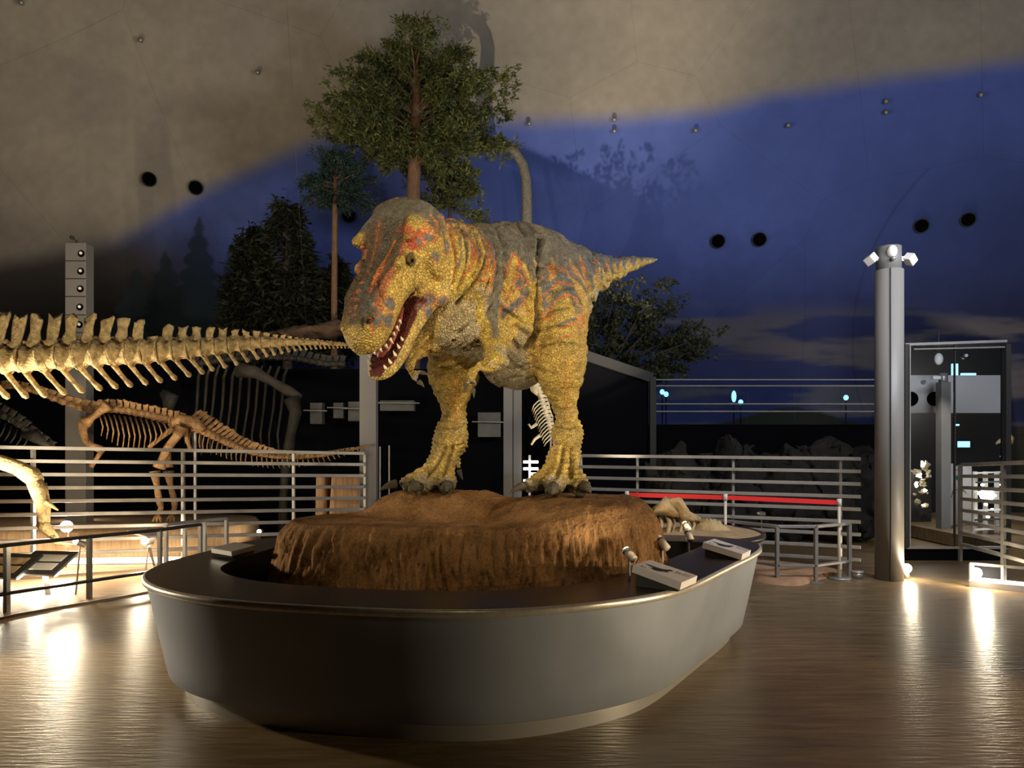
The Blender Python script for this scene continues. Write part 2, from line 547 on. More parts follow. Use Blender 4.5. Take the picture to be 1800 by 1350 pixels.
body_def = [  # px, py, depth, r_up, r_down, r_side
    (716, 426, 4.94, .10, .10, .10),
    (732, 438, 5.00, .25, .24, .24),
    (762, 458, 5.08, .355, .36, .31),
    (802, 485, 5.22, .43, .41, .36),
    (838, 505, 5.40, .515, .51, .42),
    (872, 520, 5.60, .58, .60, .46),
    (905, 525, 5.80, .64, .68, .48),
    (940, 512, 6.02, .57, .66, .46),
    (975, 495, 6.28, .42, .50, .38),
    (1010, 484, 6.58, .28, .33, .28),
    (1043, 474, 6.90, .165, .235, .18),
    (1080, 468, 7.22, .115, .155, .125),
    (1118, 461, 7.52, .07, .085, .08),
    (1145, 457, 7.74, .035, .04, .045),
    (1157, 455, 7.84, .012, .012, .012)]
bpts = [P(a, b, c) for a, b, c, *_ in body_def]
bfr = section_frames(bpts)
mb = MB()
mb.loft([(p, fr[1], fr[2], r[5], r[3], r[4], 2.1) for p, fr, r in zip(bpts, bfr, body_def)], 40)

skull = [(-.22, .22, .20, .20), (-.12, .27, .25, .26), (0, .285, .255, .30), (.13, .285, .215, .30), (.26, .240, .175, .25), (.36, .190, .150, .19), (.46, .175, .135, .13),
         (.56, .172, .125, .125), (.68, .165, .122, .145), (.80, .158, .112, .165), (.90, .138, .080, .172), (.97, .100, .03, .160), (1.01, .05, -.03, .13)]
mb2 = MB()
secs = []
for f, wd, tp, bt in skull:
    mid = (tp - bt) / 2; hh = (tp + bt) / 2
    secs.append((H(f, 0, mid), HL, HU, wd, hh, hh, 2.9))
mb2.loft(secs, 40)
jaw = [(.0, .22, -.08, .31), (.15, .245, -.12, .335), (.30, .235, -.14, .345), (.42, .205, -.165, .35), (.55, .172, -.205, .36), (.68, .150, -.240, .375),
       (.80, .135, -.268, .390), (.90, .118, -.285, .390), (.97, .090, -.290, .375), (1.02, .05, -.30, .35)]
secs = []
for f, wd, tp, bt in jaw:
    mid = (tp - bt) / 2; hh = (tp + bt) / 2
    secs.append((H(f, 0, mid), HL, HU, wd, hh, hh, 3.0))
mb2.loft(secs, 36)
# crown hump, brow ridges, cheek muscle, snout bulges
mb2.ell(H(-.06, 0, .15), (.20, .26, .16), (HF, HL, HU))
for s_ in (-1, 1):
    w9 = 1.0 if s_ < 0 else .84
    mb2.tube([H(.02, .15 * s_, .17), H(.12, .185 * s_ * w9, .18), H(.20, .205 * s_ * w9, .187), H(.265, .215 * s_ * w9, .175)], [.09 * w9, .072 * w9, .055 * w9, .036 * w9], 14)
    mb2.ell(H(.235, .225 * s_ * w9, .195 + .01 * (s_ < 0)), (.050, .040 * w9, .034 * w9), (HF, HL, HU))
    mb2.ell(H(.43, .155 * s_, .125), (.06, .035, .035), (HF, HL, HU))
    mb2.ell(H(.12, .245 * s_, -.06), (.17, .085, .17), (HF, HL, HU))
    mb2.ell(H(.22, .225 * s_, -.26), (.17, .06, .08), (HF, HL, HU))
    mb2.ell(H(.66, .135 * s_, -.02), (.13, .040, .07), (HF, HL, HU))
    mb2.ell(H(.90, .070 * s_, .035), (.07, .045, .05), (HF, HL, HU))
    mb2.tube([H(.44, .13 * s_, .115), H(.58, .115 * s_, .12), (H(.74, .10 * s_, .115)), H(.88, .075 * s_, .075)], [.02, .022, .022, .018], 10)
    for k in range(7):
        mb2.ell(H(.50 + k * .062, (.045) * s_, .128 - .006 * k - (.02 if k > 5 else 0)), (.030, .024, .026), (HF, HL, HU), 10, 8)
mb2.v = [tuple(q) for q in mb2.v]
mb.add(mb2.v, mb2.f)
# legs: (px,py,d,r)
legR = [(955, 500, 5.90, .34), (966, 545, 5.74, .34), (974, 590, 5.58, .275), (984, 634, 5.46, .222), (986, 665, 5.47, .190), (989, 692, 5.52, .140), (994, 718, 5.56, .102), (996, 738, 5.57, .100),
        (998, 762, 5.58, .138), (996, 785, 5.54, .124), (993, 812, 5.50, .120), (988, 836, 5.45, .120)]
legL = [(845, 520, 6.05, .33), (815, 575, 5.98, .28), (798, 625, 5.88, .222), (796, 662, 5.86, .220), (796, 692, 5.90, .160), (797, 716, 5.93, .112), (798, 735, 5.93, .110),
        (794, 757, 5.94, .146), (792, 776, 5.90, .158), (783, 800, 5.86, .125), (773, 825, 5.80, .120), (767, 842, 5.76, .115)]
for lg in (legR, legL):
    mb.tube([P(a, b, c) for a, b, c, r in lg], [r for *_, r in lg], 28)
mb.ell(P(1000, 640, 5.52), (.14, .17, .17))        # knee bulge
mb.ell(P(958, 520, 5.66), (.25, .26, .42))        # thigh mass
mb.ell(P(1008, 765, 5.60), (.085, .11, .10))
mb.ell(P(803, 765, 5.98), (.09, .11, .10))
FOOT = 1.225
toes = []


def toe(pts, rad, claw):
    mb.tube([P(*p) for p in pts], rad, 16)
    toes.append((np.array(P(*pts[-1])), claw, rad[-1], P(*pts[-2])))


# its left foot (right on the photo): metatarsal ridges run down into three toes
toe([(975, 790, 5.50), (965, 825, 5.42), (948, 848, 5.34), (925, 857, 5.24)], [.052, .056, .075, .058], (-1.0, -.75))
toe([(991, 790, 5.44), (985, 825, 5.33), (975, 850, 5.20), (972, 860, 5.10)], [.058, .064, .098, .080], (-.1, -1))
toe([(1008, 790, 5.50), (1007, 822, 5.42), (1012, 848, 5.30), (1024, 858, 5.20)], [.052, .058, .092, .076], (.45, -1))
# its right foot
toe([(772, 795, 5.84), (752, 825, 5.76), (722, 846, 5.64), (700, 853, 5.52)], [.052, .056, .074, .058], (-1.0, -.6))
toe([(783, 795, 5.76), (765, 828, 5.66), (745, 848, 5.50), (735, 857, 5.40)], [.058, .064, .095, .075], (-.6, -1))
toe([(795, 795, 5.80), (788, 825, 5.70), (785, 848, 5.54), (786, 856, 5.46)], [.054, .062, .092, .074], (.05, -1))
mb.tube([P(800, 792, 5.95), P(805, 812, 6.0), P(807, 826, 5.98)], [.04, .034, .024], 12)
# arms
armL = [(868, 560, 5.30, .17), (872, 600, 5.16, .135), (872, 632, 5.06, .10), (862, 645, 5.0, .085), (842, 650, 4.94, .052), (830, 657, 4.90, .042)]
armR = [(775, 585, 5.15, .14), (745, 605, 5.08, .085), (733, 622, 5.02, .068), (722, 640, 4.95, .048), (720, 652, 4.90, .044)]
for lg in (armL, armR):
    mb.tube([P(a, b, c) for a, b, c, r in lg], [r for *_, r in lg], 18)
fingers = [([(832, 655, 4.90), (826, 668, 4.87), (819, 676, 4.85)], .020), ([(830, 655, 4.93), (836, 672, 4.90), (832, 684, 4.88)], .020),
           ([(722, 650, 4.90), (733, 656, 4.86), (741, 655, 4.84)], .021), ([(720, 654, 4.90), (727, 665, 4.86), (736, 671, 4.84)], .023)]
for pts, r in fingers:
    mb.tube([P(*p) for p in pts], [r * 1.7, r * 1.35, r * 1.1], 12)
# shoulder, flank masses
mb.ell(P(885, 510, 5.42), (.25, .22, .36))
mb.ell(P(800, 560, 5.18), (.30, .26, .28))
mb.ell(P(905, 600, 5.70), (.36, .36, .40))

raw = mb.build('dinosaur_raw', None)
rm = raw.modifiers.new('r', 'REMESH'); rm.mode = 'VOXEL'; rm.voxel_size = .0105; rm.adaptivity = 0
sm = raw.modifiers.new('s', 'SMOOTH'); sm.factor = .5; sm.iterations = 9
dg = bpy.context.evaluated_depsgraph_get()
me = bpy.data.meshes.new_from_object(raw.evaluated_get(dg))
bpy.data.objects.remove(raw)
nv = len(me.vertices)
co = np.empty(nv * 3); me.vertices.foreach_get('co', co); co = co.reshape(-1, 3)
nr = np.empty(nv * 3); me.vertices.foreach_get('normal', nr); nr = nr.reshape(-1, 3)

# --- anatomy coordinates of every vertex
rel = co - HO
hf, hl, hu = rel @ HF, rel @ HL, rel @ HU
# fine samples of the body axis
bx = np.array(bpts); cum = np.concatenate([[0], np.cumsum(np.linalg.norm(np.diff(bx, axis=0), axis=1))])
ss = np.linspace(0, cum[-1], 160)
axp = np.column_stack([np.interp(ss, cum, bx[:, k]) for k in range(3)])
axB = np.column_stack([np.interp(ss, cum, np.array([f[2] for f in bfr])[:, k]) for k in range(3)])
axA = np.column_stack([np.interp(ss, cum, np.array([f[1] for f in bfr])[:, k]) for k in range(3)])
aru = np.interp(ss, cum, [r[3] for r in body_def]); ard = np.interp(ss, cum, [r[4] for r in body_def]); ars = np.interp(ss, cum, [r[5] for r in body_def])
bd = np.empty(nv); bi = np.empty(nv, int)
for a in range(0, nv, 20000):
    dd = np.linalg.norm(co[a:a + 20000, None, :] - axp[None], axis=2)
    dd = dd / ars[None] ** .5
    bi[a:a + 20000] = dd.argmin(1)
q = co - axp[bi]
vup = np.einsum('ij,ij->i', q, axB[bi]); vup = np.where(vup > 0, vup / aru[bi], vup / ard[bi])
vsd = np.einsum('ij,ij->i', q, axA[bi])
sarc = ss[bi]


def polydist(pts, rad):
    best = np.full(nv, 9.)
    for i in range(len(pts) - 1):
        a, b = pts[i], pts[i + 1]; ab = b - a
        t = np.clip(((co - a) @ ab) / (ab @ ab), 0, 1)
        d = np.linalg.norm(co - a - t[:, None] * ab, axis=1) - (rad[i] * (1 - t) + rad[i + 1] * t)
        best = np.minimum(best, d)
    return best


dR = polydist([P(*r[:3]) for r in legR], [r[3] for r in legR])
dL = polydist([P(*r[:3]) for r in legL], [r[3] for r in legL])
dA = np.minimum(polydist([P(*r[:3]) for r in armL], [r[3] for r in armL]), polydist([P(*r[:3]) for r in armR], [r[3] for r in armR]))
leg = sstep(.10, .0, np.minimum(dR, dL)) * sstep(.75, .35, vup + .4 * (co[:, 2] > 2.75))
leg = np.where(co[:, 2] < 2.15, np.where(np.minimum(dR, dL) < .2, 1, leg), leg)
head = sstep(-.16, -.04, hf) * (np.abs(hl) < .40) * (hu < .5) * (hu > -.5)
headm = head > .5

# --- wrinkles and folds
n1 = fbm(co * 9, 4); n2 = fbm(co * 3.2 + 9, 3)
disp = .020 * (n2 - .5) + .010 * (n1 - .5)
bodyw = (1 - head) * (1 - leg)
# neck folds: rings across the neck
neck = sstep(1.0, .5, sarc) * sstep(.03, .28, sarc) * (1 - head)
ph = (sarc + .10 * n2 + .10 * vup) * 2 * math.pi / .085
fold = np.abs(np.sin(ph / 2)) ** .6
disp += neck * .030 * (fold - .6)
# flank: long slanting creases
sl = np.column_stack([co @ norm((.75, -.2, -.62)) * 2.0, co @ norm((.62, 0, .75)) * 9, co[:, 1] * 4])
rd = 1 - np.abs(2 * fbm(sl, 3) - 1)
disp -= bodyw * (1 - .6 * neck) * .040 * sstep(.60, 1, rd)
rd3 = 1 - np.abs(2 * fbm(np.column_stack([sarc * 9, vup * 1.6 + 5, vsd * 2]), 3) - 1)
disp -= bodyw * .022 * sstep(.65, 1, rd3)
sl2 = np.column_stack([co[:, 0] * 3, co[:, 1] * 3, co[:, 2] * 16 + 3 * n2])
rd2 = 1 - np.abs(2 * fbm(sl2, 3) - 1)
disp -= leg * .012 * sstep(.6, 1, rd2)
low = sstep(1.95, 1.75, co[:, 2])
ph2 = (co[:, 2] + .02 * n1) * 2 * math.pi / .034
disp += leg * low * sstep(1.30, 1.36, co[:, 2]) * .0055 * np.sin(ph2)
# curved folds round the back of the jaw
NC = P(742, 462, 4.80); nrad = np.linalg.norm(co - NC, axis=1) + .05 * (n2 - .5) + .015 * (n1 - .5)
nfw = sstep(.27, .33, nrad) * sstep(.66, .50, nrad) * (hf < .30) * (hl > -.25) * (1 - leg) * sstep(.20, .08, hu)
disp += nfw * .020 * (np.abs(np.sin(nrad * math.pi / .062)) ** .7 - .6)
disp *= 1 - .75 * sstep(2.4, 3.6, sarc) * (1 - head)
# grooves of the metatarsus
# tendon hollow behind cheek, eye sockets, nostrils, cheek hollow
def dent(f, l, u, rf, rl, ru, amt):
    e = np.sqrt(((hf - f) / rf) ** 2 + ((hl - l) / rl) ** 2 + ((hu - u) / ru) ** 2)
    return -amt * sstep(1, .2, e)
for s_ in (-1, 1):
    disp += dent(.35, .205 * s_, .085, .075, .09, .052, .026)
    disp += dent(.90, .105 * s_, .055, .045, .06, .028, .045)
    disp += dent(.52, .165 * s_, .02, .11, .06, .055, .022)
    disp += dent(.33, .26 * s_, -.06, .05, .06, .12, .012)
disp += dent(.70, 0, .14, .30, .035, .06, .012)
disp += dent(.35, 0, .17, .16, .10, .06, .03)
co = co + nr * disp[:, None]

# --- paint
Yc = np.array([.56, .375, .085]); Cc = np.array([.50, .40, .24]); Gc = np.array([.185, .165, .13]); Oc = np.array([.60, .19, .055])
Bc = np.array([.15, .17, .175]); Dc = np.array([.055, .045, .035]); Rc = np.array([.52, .085, .045]); Mc = np.array([.11, .016, .010])
col = np.tile(Yc, (nv, 1))


def mix(a, b, t): return a * (1 - t[:, None]) + b * t[:, None]


nA = fbm(co * 5 + 31, 4); nB = fbm(co * 14 + 3, 3); nC = fbm(co * 30 + 11, 2)
col = mix(col, Oc * .8 + Yc * .2, .2 * sstep(.5, .75, nA))
# stripes running down from the back
str_ph = (sarc + .05 * (nA - .5) + .16 * (nB - .5)) * 2 * math.pi / .19
stripe = np.sin(str_ph)
onb = (1 - head)
upv = vup + .28 * stripe * sstep(.2, .8, sarc) + .5 * (nA - .5) + .2 * (nB - .5)
thr = np.interp(sarc, [0, .5, 1.2, 1.9, 2.6, 3.4, 4.2], [.20, .02, .0, .02, .05, .06, .2])
g = sstep(thr, thr + .10, upv)
edge_o = np.exp(-((upv - thr + .02) / .05) ** 2)
col = mix(col, Oc, onb * edge_o * .85)
col = mix(col, Gc, onb * g)
# orange and blue-grey flank marks below the saddle
fl = .0 * sstep(.60, .66, fbm(np.column_stack([co[:, 0] * 5, co[:, 1] * 5, co[:, 2] * 3.2]) + 50, 3)) * sstep(-.15, .05, vup) * onb * (1 - leg * .6)
fe = .25 * np.exp(-((fbm(np.column_stack([co[:, 0] * 5, co[:, 1] * 5, co[:, 2] * 3.2]) + 50, 3) - .60) / .025) ** 2) * sstep(-.15, .05, vup) * onb
col = mix(col, Oc, fe * .5); col = mix(col, Bc, fl * .85)
# thigh stripes
tz = co[:, 2] + .35 * vsd + .12 * (nA - .5) + .05 * (nB - .5)
ts = np.sin(tz * 2 * math.pi / .125)
th = leg * sstep(2.0, 2.4, co[:, 2]) * sstep(.45, .56, fbm(co * 3.1 + 70, 3)) * .5
col = mix(col, Oc, th * sstep(.1, .5, ts) * .75)
col = mix(col, Bc, th * sstep(.62, .85, ts) * .85)
# belly
cr = sstep(-.28, -.52, vup + .35 * (nA - .5)) * onb * np.maximum(1 - leg, sstep(-.55, -.75, vup) * (co[:, 2] > 2.0) * sstep(.0, .07, np.minimum(dR, dL))) * sstep(2.6, 1.6, sarc)
cr = np.maximum(cr, sstep(.30, .12, dent(0, 0, 0, 1, 1, 1, 0) + 9) * 0)
front = sstep(-.28, -.55, vup) * sstep(.9, .3, sarc) * onb
armw = sstep(.05, .01, dA)
col = mix(col, Cc * .92, np.clip(cr + front * .9, 0, 1) * (1 - armw))
# inner faces and shins of the legs paler and browner
col = mix(col, Cc * np.array([1, .93, .7]), leg * sstep(2.1, 1.7, co[:, 2]) * .45 * sstep(.35, .6, nA))
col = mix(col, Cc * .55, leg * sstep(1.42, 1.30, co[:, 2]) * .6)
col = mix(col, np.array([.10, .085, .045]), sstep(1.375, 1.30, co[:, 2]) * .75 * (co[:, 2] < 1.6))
# head
hcol = np.tile(Yc, (nv, 1))
hcol = mix(hcol, Yc * np.array([1.05, 1.1, 1.6]), .6 * sstep(-.05, -.3, hu))
topness = sstep(.02, .10, hu + .15 * (nB - .5) - .0 * hf) * sstep(.17, .12, np.abs(hl) + .05 * (nA - .5) - .06 * sstep(.1, .4, -(hf - .2)))
crown = sstep(.14, .04, hf + .15 * (nA - .5)) * sstep(.0, .12, hu + .15 * (nB - .5))
line = sstep(.02, .14, hf) * np.exp(-((np.abs(hl) - .135 + .04 * (nA - .5)) / .015) ** 2) * sstep(.0, .07, hu) + .45 * np.exp(-((np.abs(hl) - .055 + .05 * (nB - .5)) / .014) ** 2) * sstep(.05, .1, hu) * sstep(.1, .25, hf)
hcol = mix(hcol, Dc * 1.35, np.clip(topness * .93, 0, 1))
hcol = mix(hcol, Gc * .75, crown * .92)
hcol = mix(hcol, Oc * np.array([.85, .6, .8]), np.clip(line, 0, 1) * .65)
redp = sstep(1, .45, np.sqrt(((hf - .22) / .17) ** 2 + ((np.abs(hl) - .24) / .12) ** 2 + ((hu - .14) / .075) ** 2) + .5 * (nB - .5))
hcol = mix(hcol, Rc, redp * .85)
for f, l, u, r in [(.16, .27, .12, .05), (.10, .30, -.02, .065), (.40, .20, -.22, .05), (.33, .24, -.27, .045), (.44, .19, -.28, .045), (.80, .13, -.03, .05), (.72, .15, .02, .045), (.88, .12, .02, .04)]:
    e = np.sqrt(((hf - f) / r) ** 2 + ((hl - l) / (r * 1.6)) ** 2 + ((hu - u) / (r * .8)) ** 2) + 1.2 * (nB - .5)
    hcol = mix(hcol, Oc, sstep(1.35, 1.0, e) * .7); hcol = mix(hcol, Bc, sstep(1.05, .75, e) * .9)
knob = sstep(.03, .022, np.abs(np.abs(hl) - .045)) * sstep(.11, .125, hu) * (hf > .47) * (hf < .93)
kk = np.abs(((hf - .50) / .062 + .5) % 1 - .5) < .34
hcol = mix(hcol, Rc * np.array([.9, 1.6, 1.6]), knob * kk * .8 * (hl > 0))
hcol = mix(hcol, Dc * .6, sstep(1, .5, np.sqrt(((hf - .90) / .036) ** 2 + ((np.abs(hl) - .11) / .06) ** 2 + ((hu - .052) / .022) ** 2)))
# neck stripes behind the head
cst = np.sin((hf + .10 * nB + .25 * hu) * 2 * math.pi / .075)
hcol = mix(hcol, Oc, sstep(.16, .02, hf) * sstep(.2, .7, cst) * .7 * sstep(-.2, 0, hu))
hcol = mix(hcol, Bc, sstep(.10, -.02, hf) * sstep(.75, .95, cst) * .8 * sstep(-.1, .05, hu))
# throat
hcol = mix(hcol, Cc * .9, sstep(-.30, -.36, hu) * sstep(.45, .25, hf) * .7)
# inside of the mouth
nF = nr @ HU
inm = (hf > .40) * (np.abs(hl) < np.interp(hf, [.4, .5, .7, .9, 1.0], [.20, .160, .130, .10, .05])) * ((hu < np.interp(hf, [.45, .6, .8, 1.0], [-.10, -.115, -.145, -.13])) * (hu > np.interp(hf, [.45, .6, .8, 1.0], [-.23, -.255, -.30, -.33]))) * (np.abs(nF) > .35)
gapc = (hf > .42) * (hf < .52) * (np.abs(hl) < .20) * (hu < -.12) * (hu > -.20) * (nr @ HF > .3)
hcol = mix(hcol, Mc, np.clip(inm + gapc, 0, 1).astype(float))
col = mix(col, hcol, head)
nstr = np.sin((sarc + .12 * nA + .05 * vup) * 2 * math.pi / .13)
nz = sstep(.9, .5, sarc) * (1 - head) * sstep(-.2, .1, vup) * (1 - g)
col = mix(col, Oc, nz * sstep(.1, .6, nstr) * .7); col = mix(col, Bc, nz * sstep(.75, .95, nstr) * .75)
ns2 = np.sin(nrad * 2 * math.pi / .124 + 2.2 * (nA - .5))
nzz = nfw * sstep(.25, -.1, hf) * sstep(-.55, -.35, (co[:, 2] - NC[2]))
col = mix(col, Yc, nzz * .55 * sstep(.0, -.4, ns2) * (co[:, 2] < 3.18)); col = mix(col, Oc, nzz * sstep(.15, .6, ns2) * .75); col = mix(col, Gc, nzz * sstep(.75, .95, ns2) * .9)
col *= (.82 + .36 * nC)[:, None]

# --- folds and markings traced along the real surface
from mathutils.bvhtree import BVHTree
tris = [tuple(p_.vertices) for p_ in me.polygons]
bvh = BVHTree.FromPolygons([Vector(c_) for c_ in co], tris)


def surf(px, py):
    d_ = Vector(((px - CX) / F, 1, -(py - HY) / F)).normalized()
    h_ = bvh.ray_cast(Vector((0, 0, CH)), d_)
    return None if h_[0] is None else np.array(h_[0])


def near_line(pts, wpx):
    """distance of every vertex to a line on the skin, in units of its half width"""
    Q_ = []
    pts = np.array(pts, float)
    if len(pts) == 1: pts = np.vstack([pts, pts + .5])
    cm_ = np.concatenate([[0], np.cumsum(np.linalg.norm(np.diff(pts, axis=0), axis=1))])
    for t_ in np.linspace(0, cm_[-1], max(2, int(cm_[-1] / 5))):
        h_ = surf(np.interp(t_, cm_, pts[:, 0]), np.interp(t_, cm_, pts[:, 1]))
        if h_ is not None: Q_.append(h_)
    if len(Q_) < 2: return np.full(nv, 9.), 1
    Q_ = np.array(Q_); lo, hi = Q_.min(0) - .4, Q_.max(0) + .4
    m_ = np.all((co > lo) & (co < hi), axis=1); best = np.full(nv, 9.); cs = co[m_]; bb = np.full(len(cs), 9.)
    for i in range(len(Q_) - 1):
        a_, b_ = Q_[i], Q_[i + 1]; ab = b_ - a_; t_ = np.clip(((cs - a_) @ ab) / (ab @ ab + 1e-9), 0, 1)
        bb = np.minimum(bb, np.linalg.norm(cs - a_ - t_[:, None] * ab, axis=1))
    r_w = wpx / F * np.median(Q_[:, 1]); best[m_] = bb / r_w
    return best, r_w


grooves = [([(803, 532), (822, 512), (838, 491), (850, 470), (856, 448)], 4, .024), ([(790, 400), (800, 440), (803, 470), (795, 500)], 3, .014), ([(812, 400), (822, 440), (820, 470), (805, 508)], 3, .016),
           ([(835, 410), (846, 445), (838, 475), (815, 512)], 3, .016), ([(772, 385), (783, 420), (786, 450)], 3, .010), ([(948, 420), (947, 450), (946, 500), (945, 560), (940, 590), (925, 612)], 5, .040),
           ([(885, 545), (905, 557), (920, 568), (935, 572)], 3, .014), ([(883, 470), (893, 500), (905, 515)], 3, .012), ([(905, 388), (925, 420), (942, 448)], 3, .012), ([(868, 392), (885, 430), (893, 470)], 3, .012),
           ([(950, 440), (952, 470)], 3, .014), ([(775, 645), (815, 636), (850, 618)], 3, .010), ([(765, 628), (800, 622), (840, 602)], 3, .010), ([(950, 562), (970, 546), (1000, 540)], 3.5, .014),
           ([(945, 585), (975, 571), (1005, 572)], 3.5, .014), ([(948, 612), (980, 600), (1012, 602)], 3.5, .012), ([(960, 530), (980, 508), (1005, 506)], 3, .012), ([(945, 648), (985, 660), (1022, 650)], 3, .010),
           ([(968, 748), (998, 754), (1026, 748)], 3, .014), ([(970, 778), (995, 784), (1024, 776)], 3, .012), ([(765, 748), (795, 756), (823, 746)], 3, .014), ([(763, 778), (790, 788), (822, 776)], 3, .012),
           ([(765, 640), (800, 650), (835, 640)], 3, .010), ([(768, 690), (797, 696), (826, 690)], 3, .008),
           ([(990, 788), (986, 815), (978, 838)], 3.6, .026), ([(1004, 788), (1003, 815), (1003, 838)], 3.6, .026), ([(783, 788), (770, 815), (752, 838)], 3.6, .026), ([(796, 788), (787, 815), (777, 838)], 3.6, .026),
           ([(820, 655), (845, 640), (868, 650)], 2.5, .008), ([(870, 640), (900, 650), (930, 640)], 3, .010), ([(850, 655), (885, 668), (925, 660)], 3, .008), ([(1040, 450), (1046, 490)], 3, .008),
           ([(735, 470), (728, 500), (738, 525)], 3, .010), ([(668, 470), (664, 500), (676, 530)], 4, .014), ([(760, 500), (748, 540), (735, 575)], 3, .008), ([(700, 470), (690, 500), (705, 520)], 3, .008)]
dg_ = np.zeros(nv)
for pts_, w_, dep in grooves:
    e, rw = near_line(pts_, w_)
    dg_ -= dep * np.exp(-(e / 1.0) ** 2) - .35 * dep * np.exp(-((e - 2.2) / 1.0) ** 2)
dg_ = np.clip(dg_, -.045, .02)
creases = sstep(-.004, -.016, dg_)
Yk = np.array([.58, .40, .07]); Ol = np.array([.36, .31, .10])
for k in range(1): pass
